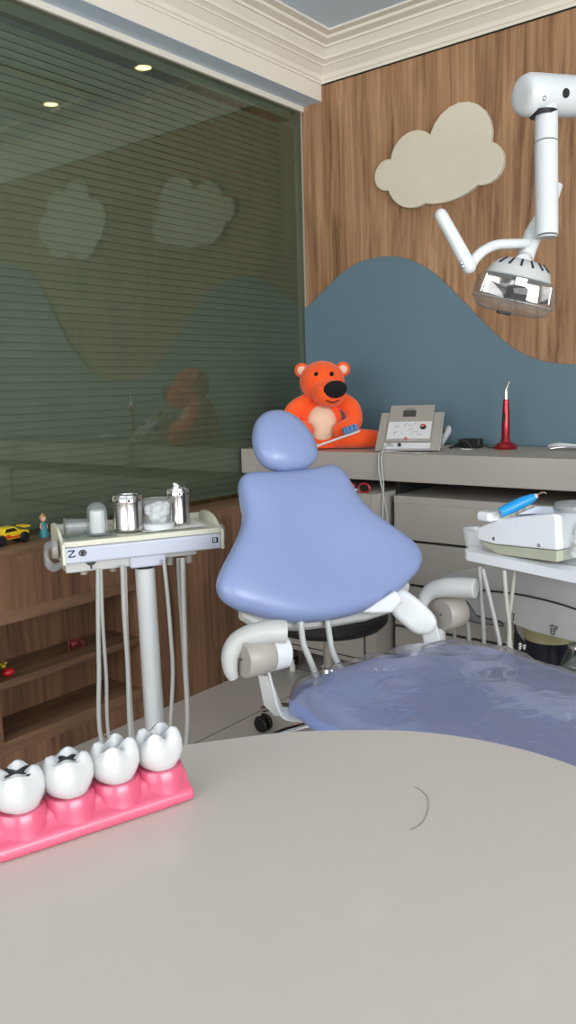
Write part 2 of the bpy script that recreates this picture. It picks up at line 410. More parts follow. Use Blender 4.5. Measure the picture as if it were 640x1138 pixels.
def lobes(L, n=10):
    """outline from arcs: list of (start, via, end)"""
    out = []
    for a, b, c in L:
        ax, ay = a; bx, by = b; cx, cy = c
        d = 2*(ax*(by-cy)+bx*(cy-ay)+cx*(ay-by))
        ux = ((ax*ax+ay*ay)*(by-cy)+(bx*bx+by*by)*(cy-ay)+(cx*cx+cy*cy)*(ay-by))/d
        uy = ((ax*ax+ay*ay)*(cx-bx)+(bx*bx+by*by)*(ax-cx)+(cx*cx+cy*cy)*(bx-ax))/d
        a0, a1, a2 = atan2(ay-uy, ax-ux), atan2(by-uy, bx-ux), atan2(cy-uy, cx-ux); r = hypot(ax-ux, ay-uy)
        ccw = ((bx-ax)*(cy-ay)-(by-ay)*(cx-ax)) > 0
        if ccw:
            while a2 < a0: a2 += 2*pi
        else:
            while a2 > a0: a2 -= 2*pi
        for i in range(n): t = a0+(a2-a0)*i/n; out.append((ux+r*cos(t), uy+r*sin(t)))
    return out
def wp(x, y): p = onY(x, y, YB-.02); return (p.x, p.z)
cl = lobes([(wp(432, 212), wp(417, 194), wp(434.5, 177)), (wp(434.5, 177), wp(450, 150), wp(478.5, 150)), (wp(478.5, 150), wp(520, 113), wp(545.5, 157)),
            (wp(545.5, 157), wp(560, 180), wp(531, 206)), (wp(531, 206), wp(505, 222), wp(472.5, 226.5)), (wp(472.5, 226.5), wp(452, 231), wp(432, 212))])
cloud(cl, 'cream cloud panel on the wood wall between the corner and dental lamp')
def mv(p, dx, dz, s=1.0): return [(-1.65+(x+1.65)*s+dx, 2.03+(z-2.03)*s+dz) for x, z in p]
c2 = lobes([((-.96, 2.03), (-.975, 2.16), (-.86, 2.21)), ((-.86, 2.21), (-.78, 2.33), (-.64, 2.27)), ((-.64, 2.27), (-.52, 2.29), (-.48, 2.19)),
            ((-.48, 2.19), (-.38, 2.10), (-.46, 2.02)), ((-.46, 2.02), (-.55, 1.93), (-.66, 1.97)), ((-.66, 1.97), (-.80, 1.90), (-.90, 1.97)), ((-.90, 1.97), (-.94, 1.99), (-.96, 2.03))])
cloud(c2, 'second cream cloud panel, seen only mirrored in the dark glass at upper left')

# ceiling spotlights and the linear air slots (mirrored in the glass)
for (x, y) in ((-1.763, 2.683), (-1.075, 2.688)):
    e = empty('ceiling_spotlight', (x, y, ZC-.01), 'small round recessed ceiling spotlight, mirrored in the glass ' + ('nearer the corner' if x < -1.5 else 'beside the slot diffuser'), 'ceiling light', 'recessed ceiling spotlights')
    obj('trim_ring', lathe(B(), [(.034, 0), (.048, 0), (.048, -.006), (.036, -.006)], (x, y, ZC), seg=28, caps=False), 'white', e)
    M['lamp'] = M.get('lamp') or mat('warm_led_lens', (255, 226, 160), .4, emit=28)
    obj('lens', lathe(B(), [(0, -.003), (.034, -.003), (.034, -.001), (0, -.001)], (x, y, ZC), seg=28), 'lamp', e)
e = empty('slot_diffuser', (-.92, 2.2, ZC-.01), 'white linear slot air diffuser in the ceiling, mirrored in the glass', 'air diffuser')
bm = B()
for k in range(4): box(bm, (-1.0+k*.055, 1.2, ZC-.012), (-.978+k*.055, 2.85, ZC-.0005))
obj('louver_bars', bm, 'white', e, smooth=False)
bm = B(); box(bm, (-1.0, 1.2, ZC-.004), (-.813, 2.85, ZC-.0003)); obj('backing', bm, 'panelgrey', e, smooth=False)

# ================================================================== LOW WOOD CABINET (left)
YE = 2.60
lw = empty('low_cabinet', (-2.25, .5, 0), 'low walnut veneer cabinet with open shelf niche under the glass partition', 'cabinet')
YN = 1.849; Y0 = -1.0; XB = XG-.03
obj('top', box(B(), (XB, YR+.02, .668), (XF, YB-.001, .693)), 'wood_y', lw, smooth=False)
bm = B(); box(bm, (XF-.02, YR+.02, .505), (XF, YB-.001, .6679)); box(bm, (XF-.02, YN, 0), (XF, YB-.001, .505))
box(bm, (XF-.02, YR+.02, 0), (XF, YN, .064))
box(bm, (XF-.02, YR+.02, .064), (XF, 1.2, .505))
obj('front_panel', bm, 'wood_shaded', lw, smooth=False)
bm = B(); box(bm, (XF-.03, 1.296-.02, .066), (XF+.001, 1.296, .5)); obj('divider', bm, 'wood_shaded', lw, smooth=False)
obj('niche_back', box(B(), (XB, YR+.02, .0), (XB+.01, YB-.002, .667)), 'wood_shaded', lw, smooth=False)
obj('rail', box(B(), (XF-.02, 1.2, .468), (XF+.002, YN, .506)), 'wood_y', lw, smooth=False)
obj('shelf', box(B(), (XB+.01, 1.2, .273), (XF+.002, YN, .295)), 'wood_y', lw, smooth=False)
obj('bottom_board', box(B(), (XB+.01, 1.2, .064), (XF+.002, YN, .108)), 'wood_y', lw, smooth=False)
obj('niche_side', box(B(), (XB+.01, YN, .064), (XF-.021, YN+.018, .505)), 'wood_shaded', lw, smooth=False)

# toys
def toy_car():
    c = V3((-2.262, 1.425, .6935)); e = empty('toy_car', c, 'small yellow toy car with orange flames and black wheels on wood ledge', 'toy')
    d = Y_; s = X_
    prof_ = [(-.065, .014), (-.062, .030), (-.030, .036), (-.022, .052), (.012, .054), (.030, .040), (.062, .036), (.060, .016)]
    obj('body', prism(B(), [c+d*a+Z_*b-s*.022 for a, b in prof_], s*.044), 'yellow', e, smooth=False, bevel=.003)
    obj('window_band', prism(B(), [c+d*a+Z_*b-s*.0228 for a, b in [(-.025, .038), (-.019, .049), (.008, .050), (.020, .040)]], s*.0456), 'black', e, smooth=False)
    obj('flame_print', prism(B(), [c+d*a+Z_*b-s*.0226 for a, b in [(-.06, .02), (-.055, .03), (-.03, .026), (-.01, .032), (0, .024), (.03, .028), (.02, .018)]], s*.0452), 'orange', e, smooth=False)
    obj('spoiler', fbox(B(), c, d, s, Z_, (.045, -.022, .046), (.068, .022, .051)), 'yellow', e, smooth=False)
    for a in (-.04, .042):
        for b in (-.022, .022):
            obj('wheel', lathe(B(), [(.006, -.009), (.014, -.009), (.017, -.005), (.017, .005), (.014, .009), (.006, .009)], c+d*a+s*b+Z_*.0165, X_, 20), 'black', e)
toy_car()
def doll():
    c = V3((-2.262, 1.556, .6932)); e = empty('toy_doll', c, 'tiny doll in a glittery teal dress standing on wood ledge', 'toy')
    obj('dress', lathe(B(), [(.016, 0), (.015, .012), (.011, .026), (.0065, .038), (.008, .046), (.005, .051)], c, seg=24), 'teal', e)
    bm = B(); sphere(bm, c+Z_*.0605, .0095, .0095, .0105, 20); tube(bm, [c+Z_*.048, c+Z_*.053], .003, 8)
    for s_ in (-1, 1): tube(bm, [c+Z_*.047+Y_*s_*.006, c+Z_*.036+Y_*s_*.012, c+Z_*.026+Y_*s_*.011+X_*.004], .0022, 8, 4)
    obj('body', bm, 'skin', e)
    bm = B(); sphere(bm, c+Z_*.0635-X_*.0025, .0108, .0112, .0098, 20); sphere(bm, c+Z_*.074-X_*.003, .005, .005, .004, 12)
    obj('hair', bm, 'hair', e)
doll()
c = V3((-2.205, 1.352, .2955)); e = empty('toy_figure', c, 'small round red and gold toy at the left end of the niche shelf', 'toy')
bm = B(); sphere(bm, c+Z_*.012, .016, .020, .012); obj('body', bm, 'toyred', e)
bm = B(); sphere(bm, c+V3((-.008, -.012, .034)), .012, .012, .010)
for k in range(5): a = 2*pi*k/5; sphere(bm, c+V3((-.008+.010*cos(a), -.012+.010*sin(a), .042)), .005)
obj('crown', bm, 'toygold', e)
c = V3((-2.25, 1.632, .2955)); e = empty('toy_crab', c, 'dark maroon ball shaped toy on the niche shelf right of red toy', 'toy')
bm = B(); sphere(bm, c+Z_*.020, .014, .017, .014); obj('body', bm, 'toydark', e)
for s_ in (-1, 1):
    for k in range(3):
        y = s_*(.012+.004*k)
        obj('leg', tube(B(), [c+V3((.0, y*.6, .022)), c+V3((.006*k, y+s_*.008, .040-.008*k)), c+V3((.008*k, y+s_*.010, .003))], .002, 6, 4), 'toydark', e)

# ================================================================== COUNTER AND DRAWERS
obj('countertop', box(B(), (XG+.001, YE, .797), (2.4, YB-.0185, .9)), 'taupe', None, smooth=False, bevel=.002, label='thick taupe laminate countertop along the wood wall', cat='countertop')
def drawer_unit(x0, x1, label):
    e = empty('drawer_cabinet', ((x0+x1)/2, YE+.2, 0), label, 'cabinet', 'taupe drawer cabinets under the countertop')
    bm = B(); box(bm, (x0, YE+.024, .0), (x1, YB-.03, .72)); obj('carcass', bm, 'dark', e, smooth=False)
    obj('top', box(B(), (x0, YE+.002, .7205), (x1, YB-.03, .745)), 'taupe', e, smooth=False)
    zt = .738
    for k in range(4):
        za, zb = zt-.165*(k+1)+.010, zt-.165*k
        if k == 0: zb = .745
        obj('drawer', box(B(), (x0+.002, YE, za), (x1-.002, YE+.0235, zb) if k else (x1-.002, YE+.0015, zb)) if False else box(B(), (x0+.002, YE-.0, za), (x1-.002, YE+.0235, zb-(.026 if k == 0 else 0))), 'taupe', e, smooth=False, bevel=.0015)
    obj('front_lip', box(B(), (x0+.002, YE-.0, .7195), (x1-.002, YE+.0019, .745)), 'taupe', e, smooth=False)
    obj('plinth', box(B(), (x0+.01, YE+.01, 0), (x1-.01, YE+.022, .07)), 'taupe', e, smooth=False)
drawer_unit(-1.58, -.62, 'wide taupe drawer cabinet right of the hanging grey cable')
drawer_unit(-.60, .36, 'second taupe drawer cabinet, further right behind the dental unit')
obj('slot_shade', box(B(), (-1.60, YE+.05, 0), (-1.583, YB-.03, .796)), 'dark', None, smooth=False, label='dark upright sheet standing in for shade in the slot between base cabinets', cat='panel')  # black sheet paints the shade of the open gap beside the drawers
# left cabinet on casters
lx0, lx1, ly = -2.10, -1.603, 2.50
e = empty('rolling_cabinet', (-1.85, 2.75, 0), 'taupe rolling cabinet with framed drawer front behind the chair backrest', 'cabinet')
obj('carcass', box(B(), (lx0, ly, .105), (lx1, YB-.05, .757)), 'taupe', e, smooth=False, bevel=.002)
for (za, zb) in ((.55, .715), (.37, .535), (.13, .355)):
    f = obj('drawer_gap', box(B(), (lx0+.03, ly-.0008, za-.006), (lx1-.045, ly+.004, zb+.006)), 'dark', e, smooth=False)
    obj('drawer', box(B(), (lx0+.036, ly-.004, za), (lx1-.051, ly-.0009, zb)), 'taupe', f, smooth=False)
for x in (lx0+.05, lx1-.06):
    for y in (ly+.06, 2.95):
        cst = obj('caster', lathe(B(), [(0, -.012), (.028, -.012), (.032, -.006), (.032, .006), (.028, .012), (0, .012)], (x, y, .033), X_, 20), 'black', e)
        obj('fork', box(B(), (x-.017, y-.012, .05), (x+.017, y+.022, .1049)), 'steel', cst, smooth=False)
# red rimmed toy glasses in the slot
c = V3((-1.70, 2.535, .757)); e = empty('toy_glasses', c, 'pair of red rimmed dark round toy glasses in the slot under the countertop', 'toy')
for k, dx in enumerate((-.034, .034)):
    bm = B(); P = [c+V3((dx, 0, .018))+X_*(.024*cos(a))+Z_*(.0165*sin(a)) for a in [2*pi*i/20 for i in range(21)]]
    tube(bm, P, .0035, 8, 1); obj('rim', bm, 'red', e)
    obj('lens', lathe(B(), [(0, -.001), (.022, -.001), (.022, .001), (0, .001)], c+V3((dx, 0, .018)), Y_, 20, sx=1, sy=.68), 'black', e)
bm = B(); sphere(bm, c+V3((0, -.004, .010)), .0045); obj('bead', bm, 'white', e)

# ------------------------------------------------------------ plush toy (plain generic bear)
def plush():
    c = V3((-1.985, 2.722, .9025)); e = empty('plush_toy', c, 'bright orange plush toy with cream belly sitting on the countertop', 'plush toy')
    f = (CAM-c); f.z = 0; f.normalize(); s = V3((-f.y, f.x, 0))   # f: towards the room, s: to the right of the picture
    s = -s if s.dot(RT) < 0 else s
    P = lambda a, b, z: c+s*a+f*b+Z_*z
    bm = B(); prof_ = [(.0, 0), (.070, .002), (.094, .030), (.096, .070), (.088, .115), (.076, .155), (.058, .190), (.03, .21), (0, .214)]
    lathe(bm, prof_, P(-.01, 0, 0), seg=32, xdir=s, sx=1.05, sy=.85)
    body = obj('body', bm, 'plush', e)
    bm = B(); sphere(bm, P(-.005, .045, .095), .062, .05, .082, 28, s, f, Z_); obj('belly', bm, 'plush_cream', e)
    bm = B(); hd = P(.000, .035, .270)
    sphere(bm, hd, .090, .080, .080, 32, s, f, Z_); obj('head', bm, 'plush', e)
    bm = B(); mz = P(.026, .095, .222); sphere(bm, mz, .068, .058, .056, 28, s, f, Z_); obj('muzzle', bm, 'plush', e)
    bm = B(); sphere(bm, P(.050, .145, .236), .046, .020, .034, 24, (s+Z_*.05).normalized(), f, Z_); obj('nose', bm, 'felt', e)
    tube_p = [P(.014, .146, .194), P(.040, .150, .186), P(.062, .142, .194)]
    obj('mouth', tube(B(), tube_p, .002, 6, 5), 'felt', e)
    for a in (-.030, .030):
        bm = B(); sphere(bm, P(.008+a, .106, .296), .0085, .006, .0095, 14, s, f, Z_); obj('eye', bm, 'felt', e)
        bm = B(); 
        ear = B(); sphere(ear, P(.008+(-.088 if a < 0 else .076), .02, .315), .030, .016, .029, 20, s, f, Z_); eo = obj('ear', ear, 'plush', e)
        sphere(bm, P(.008+(-.088 if a < 0 else .076), .032, .314), .019, .008, .018, 16, s, f, Z_); obj('inner_ear', bm, 'plush_cream', eo)
    obj('arm', tube(B(), [P(-.060, .02, .190), P(-.115, .03, .155), P(-.130, .06, .095), P(-.070, .120, .080)], [.034, .036, .036, .034], 20, 6, round_end=True), 'plush', e)
    obj('arm', tube(B(), [P(.060, .01, .195), P(.112, .02, .165), P(.122, .055, .105), P(.07, .105, .075)], [.032, .035, .034, .032], 20, 6, round_end=True), 'plush', e)
    obj('leg', tube(B(), [P(-.06, .02, .045), P(-.115, .07, .045), P(-.135, .13, .040)], [.045, .045, .038], 20, 6, round_end=True), 'plush', e)
    obj('leg', tube(B(), [P(.05, .02, .040), P(.115, .055, .040), P(.170, .062, .037), P(.205, .062, .036)], [.042, .040, .037, .034], 20, 6, round_end=True), 'plush', e)
    # giant toothbrush resting across its lap
    t = empty('giant_toothbrush', P(.07, .15, .03), 'oversized toothbrush with white handle and blue bristles across plush toy lap', 'toothbrush')
    a, b = W(340, 500, 3.12), W(398, 479.5, 3.17)
    u = (b-a).normalized()
    obj('handle', tube(B(), [a-u*.06, a, a+(b-a)*.5, b], [.006, .0075, .006, .0075], 12, 5, flat=.7, flatdir=Z_, round_end=True), 'white', t)
    up = (UP-u*UP.dot(u)).normalized(); sd = u.cross(up)
    bm = B()
    for i in range(7):
        for j in range(3):
            p = b-u*(.002+.0085*i)+sd*(.005*(j-1))+up*.006
            tube(bm, [p, p+up*.026+u*.003*(i % 2)], .0042, 8, 1)
    obj('bristles', bm, 'bristle', t)
plush()

# ------------------------------------------------------------ electronic device on the counter
def device():
    # sloping panel: bottom edge near front, leaning back
    bl_, br_ = onz(414, 503, .9005), onz(485, 501.5, .9005)
    ex = V3((1, 0, 0)); bl_ = V3((-1.676, 2.655, .9005)); w = .225
    w = .232; rot = radians(22); lean = radians(50)
    ex = V3((cos(rot), sin(rot), 0)); bk = V3((-sin(rot), cos(rot), 0)); eu_ = bk*sin(lean)+Z_*cos(lean); en = ex.cross(eu_); en = -en if en.y > 0 else en
    ez = eu_*1.5; o = V3((-1.674, 2.630, .9035))
    e = empty('treatment_device', o+ex*.11+bk*.06, 'grey tabletop treatment device with small screen, white panel and red knob', 'device')
    q = lambda a, b, c=0: o+ex*a+ez*b+en*c
    H = .155
    # wedge body
    side = [o, o+ez*H*.86, o+ez*H*.86+bk*.05-Z_*.012, V3((o+bk*.16).to_tuple())]
    side = [o, o+ez*H*.88-Z_*.002, o+ez*H*.80+bk*.02-Z_*.03, o+bk*.17]
    obj('housing', prism(B(), side, ex*w), 'lgrey', e, smooth=False, bevel=.003)
    obj('face_plate', fbox(B(), o, ex, ez, en, (-.004, .0, .0), (w+.004, H*.9, .005)), 'panelgrey', e, smooth=False, bevel=.0015)
    obj('raised_panel', fbox(B(), o, ex, ez, en, (.030, .028, .005), (w-.030, H*1.05, .012)), 'panelgrey', e, smooth=False, bevel=.0015)
    obj('edge_strip', fbox(B(), o, ex, ez, en, (w+.0045, .0, -.002), (w+.007, H*.9, .006)), 'lgrey', e, smooth=False)
    obj('control_panel', fbox(B(), o, ex, ez, en, (.034, .036, .0121), (w-.034, .098, .0135)), 'panelwhite', e, smooth=False)
    obj('lower_tray', fbox(B(), o, ex, ez, en, (.028, .004, .0051), (w-.030, .024, .009)), 'panelwhite', e, smooth=False)
    obj('screen', fbox(B(), o, ex, ez, en, (.083, .118, .0121), (.133, .142, .0135)), 'lcd', e, smooth=False)
    kn = obj('knob', lathe(B(), [(.011, 0), (.011, .006), (.009, .010), (0, .0105)], q(.168, .076, .0136), en, 24), 'black', e)
    obj('knob_cap', lathe(B(), [(.0085, 0), (.008, .004), (0, .0045)], q(.168, .076, .0215), en, 24), 'red', kn)
    obj('button', lathe(B(), [(.006, 0), (.006, .003), (0, .0035)], q(.108, .036, .0136), en, 16), 'orange', e)
    for a in (.048, .058, .088): obj('socket', lathe(B(), [(.0065, 0), (.0065, .008), (.003, .008), (.003, .003), (0, .003)], q(a, .014, .009), en, 16), 'black' if a > .08 else 'steel', e)
    bm = B(); L = [((.055, .080), (.078, .080)), ((.095, .082), (.103, .088)), ((.112, .084), (.124, .084)), ((.112, .070), (.130, .070)), ((.060, .060), (.072, .060)), ((.060, .050), (.060, .060)),
                   ((.088, .054), (.096, .054)), ((.130, .060), (.150, .060)), ((.145, .050), (.168, .050)), ((.100, .092), (.105, .092)), ((.13, .088), (.14, .092)), ((.128, .046), (.128, .056))]
    for (a0, b0), (a1, b1) in L: obj('printed_mark', stroke(B(), [q(a0, b0, .0136), q(a1, b1, .0136)], .0008), 'ink', e, smooth=False)
    obj('printed_mark', fbox(B(), o, ex, ez, en, (.092, .1475, .0121), (.125, .1500, .0125)), 'ink', e, smooth=False)
    # white applicator handpiece in its holder on the right
    h0 = o+ex*(w+.016)+bk*.03+Z_*.004
    hp = empty('applicator_handpiece', h0, 'white round headed applicator standing in right side holder of treatment device', 'handpiece')
    a, b = W(489, 497, 3.36), W(504, 467, 3.40)
    d = (b-a).normalized()
    obj('grip', tube(B(), [a, a+d*.02, a+d*.05, b-d*.02, b], [.007, .009, .012, .015, .016], 18, 4), 'white', hp)
    obj('head', lathe(B(), [(0, -.012), (.022, -.012), (.028, -.006), (.028, .008), (.024, .013), (0, .014)], b+d*.008, (RT*.75-FW*.6+UP*.1).normalized(), 28), 'white', hp)
    obj('holder', tube(B(), [a+RT*-.006+UP*.03, a+RT*.012+UP*.05], .010, 12, 1), 'lgrey', e)
    # cable: along the counter front, over the edge and down in two strands
    cb = empty('device_cable', V3((-1.63, 2.59, .9)), 'pale grey cable looping from the device over the countertop edge', 'cable')
    P1 = [a-d*.004, W(484, 502, 3.24), onz(470, 503.5, .904), onz(450, 503, .904), V3((-1.618, 2.62, .905)), V3((-1.625, 2.593, .898)), V3((-1.622, 2.588, .84)), V3((-1.605, 2.57, .79)), V3((-1.594, 2.55, .74)), V3((-1.594, 2.545, .66)), V3((-1.592, 2.55, .60)), V3((-1.588, 2.56, .59)), V3((-1.585, 2.57, .62))]
    P1 = [p for p in P1]
    obj('strand', tube(B(), P1, .0028, 8, 6), 'lgrey', cb)
    P2 = [q(.035, .010, .012), V3((-1.636, 2.612, .9045)), V3((-1.636, 2.592, .897)), V3((-1.634, 2.586, .84)), V3((-1.612, 2.565, .79)), V3((-1.643, 2.487, .70)), V3((-1.636, 2.485, .60))]
    P2 = P2[:5]+[V3((-1.592, 2.56, .72)), V3((-1.586, 2.565, .66)), V3((-1.590, 2.555, .59))]
    obj('strand', tube(B(), P2, .0028, 8, 6), 'lgrey', cb)
device()
# black adapter with cord
c = onz(520, 498, .9005); c = V3((c.x, 2.93, .9005))
e = empty('power_adapter', c, 'black power adapter with tangled cord on the counter behind the handpiece', 'power adapter')
obj('block', fbox(B(), c, X_, Y_, Z_, (-.028, -.02, 0), (.045, .02, .036)), 'black', e, smooth=False, bevel=.004)
obj('plug', prism(B(), [c+V3(p) for p in [(-.028, -.015, 0), (-.060, -.012, .004), (-.042, -.012, .034), (-.028, -.015, .032)]], (0, .03, 0)), 'black', e, smooth=False, bevel=.003)
obj('cord', tube(B(), [c+V3(p) for p in [(-.04, -.02, .006), (-.06, -.05, .004), (-.05, -.06, .004), (0, -.05, .03), (.03, -.045, .004), (.07, -.04, .012), (.10, -.02, .004), (.13, -.03, .02), (.125, -.01, .003), (.10, .01, .003), (.11, .03, .02), (.13, .03, .004)]], .003, 8, 8), 'black', e)
obj('paper_tag', fbox(B(), c, X_, Y_, Z_, (.0, -.085, 0), (.04, -.066, .002)), 'paper', e, smooth=False)
# red curing light on its base
c = onz(566, 498, .9005); c = V3((c.x, 2.92, .9005))
e = empty('curing_light', c, 'red pen shaped curing light standing upright in its round red base', 'curing light')
obj('base', lathe(B(), [(0, 0), (.042, 0), (.044, .006), (.036, .018), (.020, .026), (.016, .040), (0, .041)], c, seg=32), 'redmetal', e)
obj('handle', lathe(B(), [(.014, .030), (.016, .06), (.015, .10), (.0125, .15), (.010, .185), (0, .186)], c, seg=24), 'redmetal', e)
obj('tip', tube(B(), [c+Z_*.183, c+Z_*.215, c+Z_*.235+X_*.006, c+Z_*.25+X_*.012], [.008, .0065, .0055, .005], 12, 5), 'chrome', e)
obj('button', fbox(B(), c, X_, Y_, Z_, (-.005, -.0175, .10), (.004, -.011, .135)), 'black', e, smooth=False, bevel=.001)
# small tool at the right end
c = onz(634, 499, .901); c = V3((c.x, 2.93, .9005))
e = empty('dental_clamp', c, 'small white and chrome tool lying at the right end of countertop', 'tool')
obj('jaw', tube(B(), [c+V3((-.06, 0, .012)), c+V3((-.02, -.01, .016)), c+V3((.06, .0, .014))], [.008, .012, .006], 12, 5, round_end=True), 'white', e)
obj('grip', tube(B(), [c+V3((-.045, -.03, .006)), c+V3((.0, -.02, .012)), c+V3((.08, -.015, .008))], .0055, 10, 5, round_end=True), 'chrome', e)

# ================================================================== DENTAL CHAIR
CY, CR = radians(17.5), radians(32.5)
U = V3((sin(CY), cos(CY), 0)); N = V3((cos(CY), -sin(CY), 0)); VV = Z_*cos(CR)-N*sin(CR); NN = (U.cross(VV)); NN = NN if NN.dot(N) > 0 else -NN
OC = V3((-1.063, 1.524, .64))
def ch(u, n, z): return V3((OC.x, OC.y, 0))+U*u+N*n+Z_*z
chair = empty('dental_chair', ch(0, .4, 0), 'periwinkle blue dental chair with film covered seat in front of drawers', 'dental chair')
def mirror(h, n=5, closed=True):
    full = h+[(-u, v) for u, v in h[::-1] if abs(u) > 1e-6]
    return [(p.x, p.y) for p in cat_rom([V3((a, b, 0)) for a, b in full], n, True)]
bh = [(0, .368), (.06, .370), (.105, .374), (.136, .370), (.153, .350), (.160, .318), (.166, .283), (.184, .243), (.220, .200), (.257, .162), (.284, .131), (.295, .106), (.289, .078), (.262, .052), (.232, .036), (.18, .012), (.13, -.004), (.07, -.014), (0, -.018)]
T = .042
def lift(u, v, side):
    return -.012*math.exp(-((u/.13)**2+((v-.12)/.14)**2)) if side > 0 else 0
bo = OC-NN*.012
bm = B(); pillow(bm, mirror(bh), bo, U, VV, NN, T, 0, .13, lift=lift); obj('backrest', bm, 'vinyl', chair, sub=1)
hh = [(0, .531), (.034, .524), (.064, .498), (.083, .458), (.087, .420), (.074, .384), (.040, .366), (0, .362)]
bm = B(); pillow(bm, mirror(hh), bo+NN*.018, U, VV, NN, .040, 0, .44, k=1.0); obj('headrest', bm, 'vinyl', chair, sub=1)
obj('headrest_bar', tube(B(), [bo-NN*.035+VV*.30, bo-NN*.035+VV*.44], .02, 12, 1, flat=.4, flatdir=NN), 'white', chair)
# white shell behind the backrest, and the lower band seen under it
sh = [(u*.93, .13+(v-.13)*.93) for u, v in bh]
bm = B(); pts = mirror(sh, 3); prism(bm, [bo-NN*.040+U*u+VV*v for u, v in pts], NN*.018); obj('back_shell', bm, 'white', chair, smooth=False, bevel=.006)
bm = B(); pts = [(-.235, .045), (-.20, .012), (-.10, -.012), (.0, -.022), (.10, -.026), (.22, -.018), (.265, .035), (.25, .08), (0, .1), (-.22, .08)]
prism(bm, [bo-NN*.066+U*a+VV*b for a, b in pts], NN*.03); obj('back_bracket', bm, 'lgrey', chair, smooth=False, bevel=.008)

# seat
SZ = .558
so = V3((OC.x, OC.y, 0))+Z_*SZ
half = [(0, .072), (.10, .074), (.195, .088), (.248, .13), (.275, .215), (.285, .32), (.270, .42), (.245, .55), (.23, .75), (.215, .95), (.19, 1.10), (.12, 1.17), (0, 1.18)]
def seat_z(u, v):
    z = .018*math.exp(-((u)/.2)**2*1.0)*(1 if v < .5 else 1)
    z += .0-.02*max(0, min(1, (.22-v)/.14)); z += .03*max(0, min(1, (v-.35)/.5))
    return z
# darker leg bolster at the near side
# crinkled plastic film over the seat: a draped sheet with folds
bm = B(); nu, nv = 70, 110
from mathutils import noise
def halfw(v):
    P = cat_rom([V3((a, b, 0)) for a, b in half], 8)
    best = 0
    for a, b in zip(P, P[1:]):
        if (a.y-v)*(b.y-v) <= 0 and abs(a.y-b.y) > 1e-6: best = max(best, a.x+(b.x-a.x)*(v-a.y)/(b.y-a.y))
    return best
def cush(u, v, hw):
    e1 = abs(u)/max(hw, 1e-3); e2 = max(0, 1-(v-.08)/.5) if v < .58 else 0
    s = max(e1, 1-(v-.072)/.10*.3 if v < .172 else .7); s = min(s, .9999)
    h = .052*(1-s**9.6)**(1/2.2)
    return SZ-.055+h+seat_z(u, v)
def vrow(j, n_): return .074+(1.165-.074)*j/n_
sb = B(); top, bot = [], []
for j in range(61):
    v = vrow(j, 60); hw = halfw(v)
    top.append([sb.verts.new(V3((OC.x, OC.y, 0))+U*(sin(pi/2*(-1+i/15))*hw)+N*v+Z_*cush(sin(pi/2*(-1+i/15))*hw, v, hw)) for i in range(31)])
    bot.append([sb.verts.new(V3((OC.x, OC.y, 0))+U*(sin(pi/2*(-1+i/15))*hw*(1-.06*abs(-1+i/15)))+N*v+Z_*((SZ-.057)-.42*max(0, cush(sin(pi/2*(-1+i/15))*hw, v, hw)-seat_z(sin(pi/2*(-1+i/15))*hw, v)-(SZ-.055)))) for i in range(31)])
for G in (top, bot):
    for j in range(60):
        for i in range(30): sb.faces.new((G[j][i], G[j][i+1], G[j+1][i+1], G[j+1][i]))
for j in range(60):
    for i in (0, 30): sb.faces.new((top[j][i], top[j+1][i], bot[j+1][i], bot[j][i]))
for j in (0, 60):
    for i in range(30): sb.faces.new((top[j][i], top[j][i+1], bot[j][i+1], bot[j][i]))
obj('seat', sb, 'vinyl_seat', chair, sub=0, angle=80)
grid = []
for j in range(nv+1):
    v = .100+(1.15-.100)*j/nv; hw = halfw(v); row = []
    for i in range(nu+1):
        s = -1+2*i/nu; u = s*hw*.985
        z = cush(u, v, hw)+.004
        nz = noise.noise(V3((u*9, v*6, .3)))*.5+noise.noise(V3((u*22+v*9, v*14-u*6, 1.7)))*.3
        ridge = abs(noise.noise(V3((u*7-v*3.5, v*8+u*3, 4.2))))
        amp = .014*math.exp(-((v-.20)/.15)**2)+.0008
        z += amp*max(0, .9-ridge*3.2)+amp*.5*max(0, nz)
        row.append(bm.verts.new(V3((OC.x, OC.y, 0))+U*u+N*v+Z_*z))
    grid.append(row)
for j in range(nv):
    for i in range(nu): bm.faces.new((grid[j][i], grid[j][i+1], grid[j+1][i+1], grid[j+1][i]))
fo = obj('plastic_cover', bm, 'film', chair, label='crinkled clear plastic film over the seat')
# under-seat frame and pedestal
bm = B(); prism(bm, [ch(u*.80, .14+(v-.11)*.90, SZ-.120) for u, v in mirror(half, 2)], Z_*.050); obj('seat_frame', bm, 'lgrey', chair, smooth=False, bevel=.01)
bm = B(); prism(bm, [ch(u, n, .08) for u, n in [(-.12, .30), (.12, .30), (.13, .78), (-.13, .78)]], Z_*.32); obj('pedestal', bm, 'white', chair, smooth=False, bevel=.03)
bm = B(); prism(bm, [ch(u, n, .002) for u, n in mirror([(0, .12), (.2, .16), (.27, .4), (.24, .8), (.15, 1.02), (0, 1.06)], 4)], Z_*.078); obj('floor_base', bm, 'white', chair, smooth=False, bevel=.012)
# two bent rods between backrest and seat
for pts in ([(334, 690), (337, 715), (343, 730), (352, 752)], [(363, 683), (367, 712), (370, 726), (380, 746)]):
    P = [W(pts[0][0], pts[0][1], 1.86), W(pts[1][0], pts[1][1], 1.86), W(pts[2][0], pts[2][1], 1.85), W(pts[3][0], pts[3][1], 1.84)]
    if pts[0][0] > 350: P = [p+ray(363, 700)*.05 for p in P]
    P = [P[0]+UP*.03+FW*.02]+P
    obj('back_rod', tube(B(), P, .0072, 12, 3), 'lgrey', chair)
